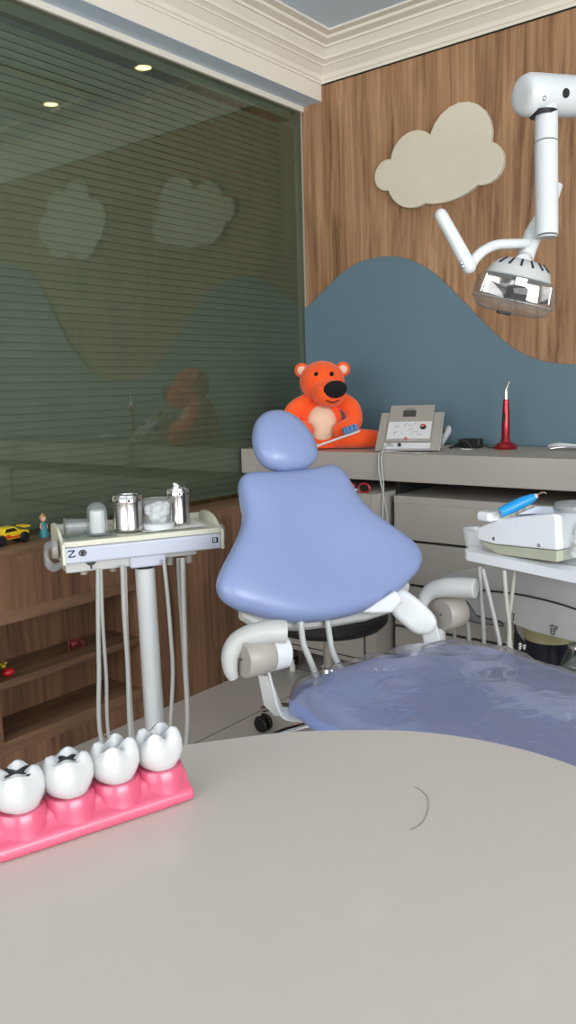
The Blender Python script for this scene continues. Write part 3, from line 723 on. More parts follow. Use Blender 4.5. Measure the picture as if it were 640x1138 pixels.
# armrests
def arm(P, R, disc_c, disc_r, disc_l, sgn, t):
    a = obj('armrest', tube(B(), P, R, 20, 6, flat=1.0, round_end=False), 'lgrey', chair)
    bmod = a.modifiers.new('bevel', 'BEVEL'); bmod.width = .006; bmod.segments = 3; bmod.limit_method = 'ANGLE'; bmod.angle_limit = radians(50)
    d = obj('hinge_disc', lathe(B(), [(0, 0), (disc_r*.93, 0), (disc_r, .004), (disc_r, disc_l-.003), (disc_r*.97, disc_l), (0, disc_l)], disc_c, U*sgn, 36), 'grey', chair)
    if sgn*t < 2: obj('hinge_cap', lathe(B(), [(0, 0), (disc_r*.98, 0), (disc_r*.98, disc_l*.55), (disc_r*.9, disc_l*.6), (0, disc_l*.6)], disc_c+U*sgn*(disc_l+.0005), U*sgn, 36), 'white', d)
    bm = B(); sphere(bm, disc_c-U*sgn*.0005, .0025); obj('screw', bm, 'ink', d)
tL = 1.63
P = [W(318, 702, tL+.01), W(300, 702, tL+.005), W(280, 706, tL), W(264, 714, tL), W(256, 728, tL-.005), W(256, 744, tL-.005), W(260, 754, tL)]
arm(P, [.0235, .024, .023, .021, .018, .0145, .010], W(268.5, 733, 1.62), .038, .062, 1, tL)
tR = 2.06
P = [W(529, 654, tR-.04), W(512, 653, tR-.02), W(495, 653, tR), W(481, 656, tR+.02), W(472, 664, tR+.03), W(468, 676, tR+.03)]
arm(P, [.025, .026, .025, .022, .018, .012], W(490, 683, 2.08), .042, .06, 1, tR)
# left white strap from the hinge down under the seat
P = [W(297, 742, 1.66), W(303, 765, 1.66), W(309, 786, 1.66), W(318, 795, 1.67), W(345, 797, 1.70)]
obj('arm_strap', tube(B(), P, .011, 12, 6, flat=.35, flatdir=RT), 'white', chair)
bm = B(); prism(bm, [W(x, y, 1.72) for x, y in [(286, 750), (300, 752), (314, 786), (345, 788), (345, 797), (305, 796), (293, 784)]], FW*.012); obj('arm_plate', bm, 'lgrey', chair, smooth=False, bevel=.003)
bm = B(); sphere(bm, W(341, 800, 1.70), .0045, .0045, .006); obj('bolt', bm, 'steel', chair)
# right link arm: thick rounded cover plus lower bracket
bm = B()
oL = cat_rom([V3((x, y, 0)) for x, y in [(430, 664), (442, 655), (451, 656), (470, 670), (484, 685), (486, 697), (478, 705), (463, 705), (449, 695), (436, 682)]], 4, True)
prism(bm, [W(p.x, p.y, 2.04) for p in oL], FW*.05); obj('link_cover', bm, 'white', chair, smooth=False, bevel=.012)
bm = B(); prism(bm, [W(x, y, 2.07) for x, y in [(468, 700), (486, 694), (494, 722), (472, 722)]], FW*.03); obj('link_bracket', bm, 'white', chair, smooth=False, bevel=.006)
bm = B(); prism(bm, [W(x, y, 1.95) for x, y in [(392, 680), (415, 672), (440, 656), (448, 668), (436, 681), (415, 682)]], FW*.10); obj('link_web', bm, 'white', chair, smooth=False, bevel=.006)
# support post from seat frame to the right hinge and left hinge
bm = B(); tube(bm, [W(486, 700, 2.10), W(488, 735, 2.08)], .02, 12, 1); obj('link_post', bm, 'lgrey', chair)

# ================================================================== ROLLING STOOL behind the chair
sc_ = W(364, 690, 2.52); st = V3((sc_.x, sc_.y, 0))
stool = empty('rolling_stool', st, 'black round seat rolling stool with chrome column behind dental chair', 'stool')
obj('seat', lathe(B(), [(0, .425), (.10, .418), (.17, .428), (.185, .445), (.185, .47), (.165, .488), (0, .495)], st, seg=40), 'blackfab', stool)
obj('seat_mount', lathe(B(), [(0, .395), (.055, .395), (.065, .424), (0, .424)], st, seg=24), 'black', stool)
obj('gas_lift', lathe(B(), [(0, .19), (.015, .19), (.015, .395), (0, .395)], st, seg=20), 'grey', stool)
obj('column', lathe(B(), [(0, .09), (.028, .09), (.028, .29), (.024, .295), (0, .295)], st, seg=24), 'chrome', stool)
ca0 = onz(290, 811, 0); a0 = atan2(ca0.y-st.y, ca0.x-st.x); R0 = .30
for k in range(5):
    a = a0+2*pi*k/5; d = V3((cos(a), sin(a), 0))
    lg = obj('leg', tube(B(), [st+Z_*.12+d*.01, st+Z_*.115+d*R0*.6, st+Z_*.085+d*R0*.95, st+Z_*.068+d*R0], [.017, .014, .012, .010], 12, 5), 'chrome', stool)
    sd = V3((-d.y, d.x, 0))
    for s_ in (-1, 1): obj('caster', lathe(B(), [(0, -.008), (.024, -.008), (.028, -.003), (.028, .003), (.024, .008), (0, .008)], st+d*R0+Z_*.028+sd*s_*.013, sd, 20), 'black', lg)
    obj('caster_stem', tube(B(), [st+d*R0+Z_*.03, st+d*R0+Z_*.066], .0065, 10, 1), 'black', lg)
# small white tag hanging behind the chair
c = onz(325, 745, 0); e = empty('floor_plug', c, 'small white socket plug standing on floor between the chair and cabinets', 'plug')
obj('body', lathe(B(), [(0, 0), (.013, 0), (.013, .02), (.009, .03), (.009, .045), (0, .048)], c, seg=16), 'paper', e)
bm = B(); sphere(bm, c+Z_*.034-Y_*.008, .004); obj('hole', bm, 'ink', e)

# ================================================================== LEFT INSTRUMENT DELIVERY STAND
T0 = onz(70, 628, .755); T1 = onz(248, 609, .755)
ea = (T1-T0); TL = ea.length; ea.normalize(); eb = V3((-ea.y, ea.x, 0)); eb = eb if eb.dot(FW) > 0 else -eb
tq = lambda a, b, z: T0+ea*a+eb*b+Z_*(z-.755)
stand = empty('delivery_stand', tq(TL*.5, .09, 0)*1.0 if False else V3((tq(TL*.52, .09, 0).x, tq(TL*.52, .09, 0).y, 0)), 'white instrument delivery stand with ivory tray head and hanging hoses', 'dental delivery stand')
DB = .19
obj('head_front', fbox(B(), tq(0, 0, .755), ea, eb, Z_, (.004, 0, 0), (TL-.004, .03, .038)), 'lilac', stand, smooth=False, bevel=.004)
obj('head_tray', fbox(B(), tq(0, 0, .755), ea, eb, Z_, (.004, .004, .0385), (TL-.004, DB, .052)), 'offwhite', stand, smooth=False, bevel=.003)
obj('tray_rim', fbox(B(), tq(0, 0, .755), ea, eb, Z_, (.004, DB-.008, .0521), (TL-.004, DB, .068)), 'offwhite', stand, smooth=False, bevel=.002)
for a in (0, TL-.004):
    prof_ = [(-.002, -.002), (-.002, .048), (.03, .056), (.07, .074), (.12, .080), (.165, .076), (DB, .065), (DB, -.002)]
    P = cat_rom([V3((p, q_, 0)) for p, q_ in prof_[1:-1]], 4)
    pts = [tq(a, -.002, .753)]+[tq(a, p.x, .755+p.y) for p in P]+[tq(a, DB, .753)]
    obj('end_cap', prism(B(), pts, ea*.008), 'offwhite', stand, smooth=False, bevel=.002)
for a, s_ in ((-.004, -1), (TL+.004, 1)):
    obj('end_knob', lathe(B(), [(0, 0), (.022, 0), (.024, .003), (.022, .014), (0, .016)], tq(a, .05, .785), ea*s_, 28), 'grey', stand)
bm = B(); P = [tq(-.012, .04, .795), tq(-.030, .02, .800), tq(-.036, .0, .785), tq(-.034, -.01, .765), tq(-.022, -.005, .752), tq(-.008, .01, .752)]
obj('side_hook', tube(B(), P, .006, 12, 6, flat=1.6, flatdir=Z_), 'frost', stand)
obj('under_housing', fbox(B(), tq(0, 0, .755), ea, eb, Z_, (.008, .02, -.026), (.215, .12, -.0005)), 'lgrey', stand, smooth=False, bevel=.004)
obj('under_housing', fbox(B(), tq(0, 0, .755), ea, eb, Z_, (.22, .03, -.016), (TL-.06, .10, -.0005)), 'lgrey', stand, smooth=False, bevel=.004)
pm = tq(TL*.52, .05, 0); pm.z = 0
pb = W(164, 628, 1.98)
obj('mount', fbox(B(), tq(0, 0, .755), ea, eb, Z_, (TL*.52-.045, .012, -.030), (TL*.52+.045, .10, .004)), 'lilac', stand, smooth=False, bevel=.005)
pc = tq(TL*.52, .056, .72)
pbot = V3((pc.x+.012, pc.y-.004, .04))
obj('pole', tube(B(), [pbot, V3((pc.x, pc.y, .715))], .025, 32, 1), 'white', stand)
obj('pole_collar', tube(B(), [V3((pc.x, pc.y, .715)), V3((pc.x, pc.y, .7245))], .02, 24, 1), 'black', stand)
bm = B(); lathe(bm, [(0, 0), (.17, 0), (.175, .01), (.165, .03), (.06, .045), (0, .045)], (pbot.x, pbot.y, .001), seg=40); obj('floor_base', bm, 'white', stand)
# triangular hook marks under the housing
bm = B()
prism(bm, [tq(.055+a, .019, .755-z) for a, z in [(0, .004), (.026, .004), (.020, .010), (.015, .012), (.014, .02), (.011, .02), (.010, .012), (.005, .010)]], -eb*.002)
obj('housing_emblem', bm, 'ink', stand, smooth=False)
# printed marks on the front face
def mark(strokes, a0, z0_, s_):
    bm = B()
    for st_ in strokes: stroke(bm, [tq(a0+p[0]*s_, -.0002, z0_+p[1]*s_) for p in st_], .0012 if s_ < .01 else .0015)
    return bm
obj('printed_mark', mark([[(0, 1), (1, 1), (0, 0), (1, 0)], [(0, 1), (0, .8)], [(1, 0), (1, .2)]], .014, .772, .0145), 'ink', stand, smooth=False)
circ = [(.5+.6*cos(2*pi*k/12), .5+.5*sin(2*pi*k/12)) for k in range(13)]
obj('printed_mark', mark([circ, [(.1, .5), (.9, .5)], [(.25, .72), (.75, .72)], [(.25, .28), (.75, .28)]], .040, .772, .0135), 'ink', stand, smooth=False)
bm = B(); fbox(bm, tq(0, 0, .755), ea, eb, Z_, (TL-.028, -.001, .016), (TL-.013, .0005, .029)); ob_ = obj('printed_label', bm, 'ink', stand, smooth=False)
bm = mark([[(0, 0), (0, 1), (.6, 1), (.6, 0), (0, 0)], [(.8, 0), (.8, 1)]], TL-.0245, .7745, .007)
for v in bm.verts: v.co -= eb*.001
obj('label_icon', bm, 'white', ob_, smooth=False)
# hoses
def hose(pix, t0, t1, m='hose', r=.0055):
    n = len(pix); P = [W(x, y, t0+(t1-t0)*i/(n-1)) for i, (x, y) in enumerate(pix)]
    q_ = P[-1]; P += [V3((q_.x*.6+pbot.x*.4, q_.y*.6+pbot.y*.4, .12)), V3((pbot.x*.8+q_.x*.2, pbot.y*.8+q_.y*.2, .06))]
    obj('hose', tube(B(), P, r, 10, 6), m, stand)
hose([(109, 632), (109, 680), (110, 740), (113, 825)], 1.93, 1.93)
hose([(112, 632), (114, 690), (118, 750), (122, 825)], 1.98, 2.00, 'hose', .0045)
hose([(136, 628), (138, 680), (142, 740), (146, 825)], 1.97, 1.97, r=.006)
hose([(139, 628), (141, 700), (144, 760), (149, 825)], 2.03, 2.05, r=.0045)
hose([(182, 622), (186, 660), (190, 710), (192, 750), (189, 815)], 2.01, 2.02, r=.005)
hose([(198, 620), (200, 660), (205, 740), (208, 812)], 2.06, 2.06, 'hose', .0055)
hose([(203, 620), (204, 660), (206, 740), (208, 812)], 2.02, 2.02, 'hose', .0065)
for a in (.055, .125, .27, .32): obj('hose_socket', lathe(B(), [(0, 0), (.009, 0), (.009, .02), (0, .02)], tq(a, .055, .716), Z_, 16), 'grey', stand)

# items on the left tray
ZT = .8075
def onto(x, y, dz=0): return onz(x, y, ZT+dz)
# paper sheets and wrap
bm = B()
c = onto(215, 578)
sheet = empty('paper_liner', tq(TL*.5, .1, ZT), 'crinkled white paper liner spread over the ivory stand tray', 'paper')
def wrinkled(a0, a1, b0, b1, z, amp, seed):
    bm = B(); G = []
    for i in range(25):
        row = []
        for j in range(13):
            a = a0+(a1-a0)*i/24; b = b0+(b1-b0)*j/12
            row.append(bm.verts.new(tq(a, b, z+amp*(1+noise.noise(V3((a*40, b*40, seed))))*.5)))
        G.append(row)
    for i in range(24):
        for j in range(12): bm.faces.new((G[i][j], G[i+1][j], G[i+1][j+1], G[i][j+1]))
    return bm
obj('sheet', wrinkled(.20, TL-.03, .025, .165, ZT+.0004, .004, 2.2), 'paper', sheet)
obj('wrap', wrinkled(.012, .135, .012, .16, ZT+.0004, .005, 5.2), 'frost', sheet)
def cyl_item(name, px, py, r, label, cat, b=None):
    c = onto(px, py); return c
# dome dispenser with cotton rolls
c = onto(109, 592, .006); c.z = ZT+.006
e = empty('cotton_roll_dispenser', c, 'clear domed plastic dispenser filled with white cotton rolls on the stand tray', 'dispenser')
obj('dome', lathe(B(), [(.026, 0), (.025, .045), (.0235, .058), (.019, .068), (.010, .074), (0, .076)], c, seg=32), 'frost', e)
bm = B(); lathe(bm, [(0, .002), (.018, .002), (.018, .052), (.0165, .055), (0, .055)], c, seg=24); obj('cotton_roll', bm, 'cotton', e)
obj('foot', lathe(B(), [(0, -.0015), (.030, -.0015), (.030, .0012), (0, .0012)], c, seg=32), 'frost', e)
# cup lying on its side
c = onto(88, 590, .004)
e = empty('plastic_sleeve', c, 'white plastic cup lying on its side left of the domed dispenser', 'cup')
obj('cup', tube(B(), [tq(.022, .075, ZT+.026), tq(.075, .078, ZT+.024)], [.019, .0165], 24, 1), 'frost', e)
obj('rim', tube(B(), [tq(.019, .075, ZT+.026), tq(.022, .075, ZT+.026)], .0215, 24, 1), 'frost', e)
# steel canisters
def canister(px, py, r, h, label, puff, a=0):
    c = onto(px, py, .004); c.z = ZT+.004
    e = empty('steel_canister', c, label, 'canister', 'steel canisters on the stand tray')
    obj('body', lathe(B(), [(0, 0), (r*.98, 0), (r, .002), (r, .008), (r*.985, .009), (r*.985, h*.78), (0, h*.78)], c, seg=40), 'steel', e)
    lid = obj('lid', lathe(B(), [(r*1.02, h*.77), (r*1.03, h*.79), (r*1.03, h*.93), (r*.97, h*.96), (r*.96, h), (r*.72, h), (r*.70, h*.97), (0, h*.97)], c, seg=40), 'steel', e)
    for k in range(8):
        q_ = c+V3((cos(k*pi/4+.2), sin(k*pi/4+.2), 0))*(r*1.03)+Z_*h*.87
        bm = B(); sphere(bm, q_, .0032, .0032, .0032, 10); obj('vent_hole', bm, 'ink', lid)
    if puff:
        t = empty('cotton_ball', c+Z_*h, 'small tuft of white cotton poking out of the right steel canister', 'cotton')
        bm = B()
        for k in range(6): sphere(bm, c+V3((random.uniform(-.006, .006), random.uniform(-.006, .006), h*.985+.002+.002*k)), .0075-.0008*k, seg=10)
        obj('tuft', bm, 'cotton', t)
canister(143, 588.5, .037, .088, 'larger steel canister with slotted lid behind the domed dispenser', False)
canister(199, 582, .0285, .092, 'narrower steel canister with a cotton tuft on its lid', True)
# clear tub of cotton
c = onto(176, 586, .004); c.z = ZT+.006
e = empty('cotton_tub', c, 'clear round tub full of cotton between the two steel canisters', 'container')
obj('tub', lathe(B(), [(.034, 0), (.0375, .066), (.039, .068), (.039, .071), (.0365, .071)], c, seg=36, caps=False), 'cupclear', e)
obj('tub_base', lathe(B(), [(0, -.003), (.039, -.003), (.040, .010), (.034, .012), (0, .012)], c, seg=36), 'white', e)
bm = B()
for k in range(60):
    a, rr = random.uniform(0, 2*pi), random.uniform(.004, .024)
    sphere(bm, c+V3((rr*cos(a), rr*sin(a), random.uniform(.02, .052))), random.uniform(.009, .0125), seg=12)
obj('cotton', bm, 'cotton', e)

# ================================================================== RIGHT TRAY, BOX AND DENTAL UNIT
UH = {'u0': .405, 'n0': -.005}
ut = empty('dental_unit', ch(.75, .25, 0), 'light grey dental unit with white tray top beyond the chair right arm', 'dental unit')
trz = .72
to = cat_rom([V3((u, n, 0)) for u, n in [(.408, .0), (.404, .02), (.405, .25), (.405, .52), (.42, .545), (.60, .55), (.72, .54), (.73, .50), (.73, .02), (.70, -.02), (.52, -.045), (.43, -.03)]], 5, True)
bm = B(); prism(bm, [ch(p.x, p.y, trz-.024) for p in to], Z_*.024); obj('tray_top', bm, 'brightwhite', ut, smooth=False, bevel=.007)
# shell
def PU(x, y, u):
    d = ray(x, y); o = OC+U*u; t = ((o-CAM).dot(U))/d.dot(U); r = CAM+d*t-OC; return (r.dot(N), r.z+OC.z)
us = .62
up_ = [(487, 651), (492, 640), (506, 635), (530, 633), (580, 630), (640, 634), (690, 640), (730, 655), (735, 740), (690, 728), (640, 714), (596, 703), (571, 694), (545, 688), (528, 684), (519, 670), (505, 659)]
pts = [PU(x, y, us) for x, y in up_]; pts = [(p.x, p.y) for p in cat_rom([V3((a, b, 0)) for a, b in pts], 3, True)]
bm = B(); prism(bm, [ch(us, a, b) for a, b in pts], U*.22); obj('shell', bm, 'unit', ut, smooth=False, bevel=.016)
low = [(500, 657), (520, 655), (571, 660), (610, 668), (640, 677), (700, 700), (700, 731), (640, 713), (596, 702), (571, 693), (545, 687), (529, 683), (520, 669), (506, 658.5)]
bm = B(); prism(bm, [ch(us-.006, *PU(x, y, us)) for x, y in low], U*.012); obj('lower_fascia', bm, 'unit', ut, smooth=False, bevel=.003)
gl = [(500, 656.5), (520, 654.5), (571, 659), (610, 667), (640, 676), (700, 699)]
bm = B(); tube(bm, [ch(us-.007, *PU(x, y, us)) for x, y in gl], .0025, 8, 5); obj('groove', bm, 'ink', ut)
def icon(L):
    bm = B()
    for s_ in L: stroke(bm, [ch(us-.0075, *PU(x, y, us)) for x, y in s_], .0011)
    return bm
obj('rinse_icon', icon([[(568, 682), (570, 680.5), (572.5, 682), (573, 686), (572, 690)], [(567, 685), (566.8, 689), (568, 692)], [(569.5, 692.5), (572, 692)], [(573, 683), (574, 681.5)]]), 'ink', ut, smooth=False)
obj('cup_icon', icon([[(613, 694.5), (621, 696)], [(614, 696), (614.6, 704), (618, 704.8), (619, 697)], [(621, 696), (621.4, 698), (619.5, 699)], [(615.5, 698), (617.5, 698.4)], [(615.5, 700.5), (617, 700.9)], [(616, 693), (616, 695)]]), 'ink', ut, smooth=False)
# unit post going to the floor and lamp column, off to the right
bm = B(); prism(bm, [ch(u, n, .002) for u, n in [(.62, .42), (.92, .42), (.92, .80), (.62, .80)]], Z_*.50); obj('cabinet', bm, 'unit', ut, smooth=False, bevel=.03)
obj('tray_arm', tube(B(), [ch(.66, .25, .70), ch(.68, .25, .60)], .03, 20, 1), 'white', ut)
for pix, t, m, r in (([(533, 630), (534, 660), (537, 690), (538, 728)], 2.06, 'hose', .0055), ([(536, 632), (543, 660), (551, 695), (557, 730)], 2.00, 'hose', .0055), ([(560, 634), (563, 670), (566, 700), (564, 737)], 1.99, 'hose2', .0055), ([(572, 634), (568, 668), (565, 695), (569, 737)], 2.03, 'hose2', .0055),
                     ([(513, 655), (516, 680), (520, 700), (521, 728)], 2.2, 'hose', .006), ([(504, 660), (504, 680), (505, 700), (505, 722)], 2.25, 'hose', .005)):
    P = [W(x, y, t) for x, y in pix]
    P += [P[-1]-Z_*.10, P[-1]-Z_*.2+U*.10, P[-1]-Z_*.16+U*.22]
    obj('hose', tube(B(), P, r, 10, 6), m, ut)
# dark parts behind hoses
bm = B(); prism(bm, [W(x, y, 2.33) for x, y in [(502, 661), (520, 668), (530, 684), (560, 692), (560, 697), (525, 692), (508, 684)]], FW*.03); obj('dark_duct', bm, 'black', ut, smooth=False, bevel=.004)

# scaler box on the tray
bx = empty('scaler_box', ch(.52, .15, trz), 'white ultrasonic scaler box with olive base standing on the white tray', 'device')
ub = .43
def pbx(L, th, u=ub): return prism(B(), [ch(u, *PU(x, y, u)) for x, y in L], U*th)
obj('top_cover', pbx([(529.5, 587), (529.5, 600), (549, 605), (619, 612), (618, 574), (614, 571), (556, 576), (545, 580)], .16), 'brightwhite', bx, smooth=False, bevel=.006)
obj('base', pbx([(531, 600.6), (540, 608), (553, 616), (619, 625), (619, 612.5), (549, 605.5)], .155, ub+.0015), 'olive', bx, smooth=False, bevel=.003)
for x, y in ((549, 598.5), (599, 606)):
    a, b = PU(x, y, ub); obj('screw', lathe(B(), [(0, 0), (.005, 0), (.0045, .0015), (.002, .0018), (0, .0005)], ch(ub-.0005, a, b), -U, 16), 'steel', bx)
# keypad strip on its slanted top
obj('top_screen', prism(B(), [W(x, y, 2.02)+UP*.0 for x, y in [(575, 571.5), (596, 563), (618, 564), (618, 570)]], FW*.05), 'lilac', bx, smooth=False)
# handpiece: blue grip with curved tip
ht = 2.02
hd_ = empty('scaler_handpiece', W(575, 562, ht), 'bright blue scaler handpiece with curved metal tip on top of white box', 'handpiece')
obj('grip', tube(B(), [W(556, 570, ht), W(565, 565.5, ht), W(580, 558.5, ht), W(590, 554, ht), W(595, 551.5, ht)], [.0125, .0145, .0145, .011, .007], 16, 4, round_end=False), 'blue', hd_)
obj('tip', tube(B(), [W(595, 551.3, ht), W(600, 548.5, ht), W(604, 547, ht), W(607, 549, ht)], [.004, .0025, .0018, .001], 8, 5), 'copper', hd_)
obj('collar', tube(B(), [W(594, 552, ht-.002), W(596.5, 550.8, ht-.002)], .0065, 12, 1), 'lilac', hd_)
# cream holder rest
rs = empty('handpiece_rest', W(548, 574, 2.03), 'cream ribbed handpiece rest beneath the blue scaler handpiece', 'holder')
bm = B(); fbox(bm, W(546, 574, 2.07), N, U, Z_, (-.024, -.03, -.010), (.020, .03, .014)); obj('cradle', bm, 'brightwhite', rs, smooth=False, bevel=.008)
bm = B()
for k, (x, y) in enumerate([(563, 573), (571, 570.5), (578, 568), (585, 565.5)]): fbox(bm, W(x, y, 2.05), N, U, Z_, (-.006, -.012, -.008), (.008, .012, .008))
obj('ribs', bm, 'offwhite', rs, smooth=False, bevel=.002)
# white cup behind box
c = ch(.585, -.015, trz+.0005)
c = onz(524, 608, trz+.0005); 
e = empty('white_cup', c, 'white round cup at the left corner of tray behind the scaler box', 'cup')
obj('cup', lathe(B(), [(0, 0), (.024, 0), (.028, .02), (.033, .046), (.034, .048), (.031, .048), (.026, .02), (.022, .004), (0, .004)], c+RT*.022+FW*.06, seg=32), 'brightwhite', e)
# clear cup with tissue at the right
c = ch(.455, .335, trz+.001)
c = onz(646, 622, trz+.001)+N*.012-U*.02
e = empty('clear_cup', c, 'clear plastic cup with blue rim and white tissue at right edge of tray', 'cup')
obj('cup', lathe(B(), [(.0, 0), (.052, 0), (.060, .118), (.063, .12), (.063, .132), (.061, .140), (.056, .141)], c, seg=40, caps=False), 'cupclear', e)
bm = B(); P = [c+V3((cos(a)*.062, sin(a)*.062, .128)) for a in [2*pi*k/30 for k in range(31)]]; tube(bm, P, .004, 8, 1); obj('rim', bm, 'frost', e)
for k in range(3):
    bm = B(); r = bmesh.ops.create_icosphere(bm, subdivisions=4, radius=1)
    for v in r['verts']:
        n_ = noise.noise(v.co*2.4+V3((k*7, 0, 0)))*.35; p = v.co*(1+n_)
        v.co = c+V3(((-.018, .016, 0)[k]+p.x*.026, (0, -.01, .02)[k]+p.y*.026, .042+.022*k+p.z*.034))
    obj('tissue', bm, 'paper', e)
obj('straw', tube(B(), [c+V3((-.02, -.03, .02)), c+V3((.03, -.02, .12))], .003, 8, 1), 'hose2', e)

# hanging black tag
hd2 = empty('black_tag', W(577, 722, 2.3), 'black teardrop tag with white characters hanging under the dental unit', 'tag')
bm = B(); o2 = cat_rom([V3((x, y, 0)) for x, y in [(573, 700), (576, 704), (583, 714), (587, 722), (583, 727), (575, 726), (572, 720), (571.5, 708)]], 4, True)
prism(bm, [W(p.x, p.y, 2.28) for p in o2], FW*.006); obj('body', bm, 'felt', hd2, smooth=False, bevel=.001)
obj('loop', tube(B(), [W(574, 704, 2.283), W(572, 696, 2.33), W(570, 688, 2.40)], .003, 8, 4), 'black', hd2)
bm = B()
for L in ([(576, 716), (580, 716)], [(578, 714), (578, 721)], [(576, 719), (580, 718.5)], [(576, 721.5), (579, 721)], [(581, 717.5), (584.5, 717.5)], [(583, 716), (582.5, 722)], [(581, 720), (584, 720)]):
    stroke(bm, [W(x, y, 2.279) for x, y in L], .0014)
obj('characters', bm, 'paper', hd2, smooth=False)
# navy bin with yellow liner, and glass bottle
bp_ = V3((-1.19, 2.40, 0))
q0 = W(612, 720, 2.52); bp_ = V3((q0.x, q0.y, 0))
e = empty('waste_bin', bp_, 'navy waste bin with pale yellow liner behind the right end of seat', 'bin')
obj('body', lathe(B(), [(0, .001), (.070, .001), (.088, .395), (.084, .395), (.066, .01), (0, .01)], bp_, seg=36, sx=.9), 'navy', e)
obj('liner', lathe(B(), [(.0885, .375), (.090, .398), (.086, .404), (.080, .390), (.06, .35), (0, .34)], bp_, seg=36, sx=.9), 'bag', e)
# bottle stands on the small side shelf of the unit
q0 = W(637, 748, 2.30)
obj('side_shelf', box(B(), (q0.x-.05, q0.y-.05, q0.z-.012), (q0.x+.14, q0.y+.22, q0.z)), 'unit', ut, smooth=False, bevel=.003)
e = empty('glass_bottle', q0, 'clear cone shaped glass bottle under the dental unit at right edge', 'bottle')
obj('body', lathe(B(), [(0, 0), (.040, 0), (.043, .004), (.042, .012), (.030, .04), (.020, .062), (.014, .075), (.014, .085), (.017, .087)], q0+Z_*.0005, seg=36, caps=False), 'bottle', e)
obj('neck_band', lathe(B(), [(.015, .074), (.017, .074), (.017, .081), (.015, .081)], q0, seg=24), 'steel', e)

# ================================================================== OPERATING LAMP
lp = empty('operating_lamp', W(607, 262, 1.92), 'white articulated dental operating lamp with clear shield hanging above chair', 'dental lamp')
TLm = 1.93
ha, hb = W(596, 106, TLm), W(760, 112, TLm+.18)
dd = (hb-ha).normalized()
hb2 = ha+dd*.62
bm = B(); r = .047
rings = [(-.045, .020), (-.044, .034), (-.038, .043), (-.026, .0475), (0, .048), (.06, .0465), (.62, .040)]
lathe(bm, [(0, -.045)]+[(r_, h) for h, r_ in rings]+[(0, .62)], ha, dd, 40); obj('upper_arm', bm, 'white', lp)
for (x, y, rr) in ((614, 103, .0105), (590, 108.5, .0055)):
    q_ = W(x, y, 1.0); t_ = None
    # point on arm surface facing the camera
    d_ = ray(x, y); a_ = ha; # closest approach
    w_ = CAM-a_; aa, bb, cc = d_.dot(d_), d_.dot(dd), 1.0; dd_, ee = d_.dot(w_), dd.dot(w_)
    tt = (bb*ee-cc*dd_)/(aa*cc-bb*bb); q_ = CAM+d_*tt; ax_p = a_+dd*((q_-a_).dot(dd)); nrm = (CAM-ax_p); nrm = (nrm-dd*nrm.dot(dd)).normalized()
    off = (q_-ax_p); off = off.dot(nrm.cross(dd))
    nn = (nrm*sqrt(max(0, .047**2-off**2))+nrm.cross(dd)*off).normalized(); sp = ax_p+nn*.0468
    obj('screw_cap', lathe(B(), [(0, -.002), (rr, -.002), (rr, .0008), (rr*.8, .001), (0, .0)], sp, nn, 20), 'black' if rr > .008 else 'steel', lp)
# lamp post into ceiling column off to the right
col = ha+dd*.58
obj('support_column', tube(B(), [V3((col.x, col.y, .45)), V3((col.x, col.y, col.z-.03))], .035, 24, 1), 'white', lp)
pt, pj, pe = W(607, 112, TLm), W(607, 158, TLm), W(607.5, 262, TLm)
obj('socket', lathe(B(), [(0, 0), (.034, 0), (.030, .01), (0, .01)], W(603, 124.5, TLm), -Z_, 28), 'black', lp)
obj('post_sleeve', tube(B(), [pt, pj], .0262, 32, 1), 'white', lp)
obj('seam_ring', tube(B(), [pj-Z_*.0002, pj-Z_*.003], .0248, 32, 1), 'grey', lp)
obj('post', tube(B(), [pj-Z_*.0032, pe], .0262, 32, 1), 'white', lp)
obj('post_cap', tube(B(), [pe-Z_*.0002, pe-Z_*.004], .0235, 32, 1), 'lgrey', lp)
obj('drop_arm', tube(B(), [W(620, 205, TLm+.06), W(608, 232, TLm+.06), W(592, 262, TLm+.05), W(583, 290, TLm+.03)], [.012, .017, .0215, .019], 24, 4, round_end=False), 'white', lp)
obj('yoke', tube(B(), [W(586, 270, TLm+.02), W(570, 271, TLm), W(553, 272, TLm-.01), W(540, 277, TLm-.02), W(529, 286, TLm-.02), W(521, 298, TLm-.02)], [.010, .0115, .0115, .0115, .0125, .0135], 18, 6), 'white', lp)
hnd = obj('handle', tube(B(), [W(490, 239, TLm-.03), W(505, 266, TLm-.03), W(521, 296, TLm-.03)], [.0145, .0155, .0170], 24, 4, round_end=True), 'white', lp)
for (x, y) in ((512.5, 292), (514.5, 296.5)):
    bm = B(); sphere(bm, W(x, y, TLm-.045), .0045); obj('thumb_screw', bm, 'chrome', hnd)
# lamp head: axis tilted; head local frame
hc = W(577, 306, TLm)
hz = (UP*1.0+RT*.22-FW*.25).normalized()       # out of the dome top
hx = (RT-hz*RT.dot(hz)).normalized(); hy = hz.cross(hx)
HP = lambda a, b, c_: hc+hx*a+hy*b+hz*c_
bm = B()
lathe(bm, [(0, .038), (.030, .036), (.055, .028), (.070, .014), (.078, -.006), (.074, -.008), (.060, .004), (0, .010)], hc, hz, 40, sx=1, sy=.72, xdir=hx)
dome = obj('dome', bm, 'lgrey', lp)
for k in range(6):
    a = radians(-150+k*24); px_ = V3((cos(a), sin(a)*.72, 0))
    p0 = HP(cos(a)*.050, sin(a)*.036, .0315); p1 = HP(cos(a)*.068, sin(a)*.049, .018)
    obj('vent_slot', tube(B(), [p0, p1], .0028, 8, 1), 'ink', dome)
bm = B()
sq = lambda a, e_=.62: (abs(cos(a))**e_*(1 if cos(a) > 0 else -1), abs(sin(a))**e_*(1 if sin(a) > 0 else -1))
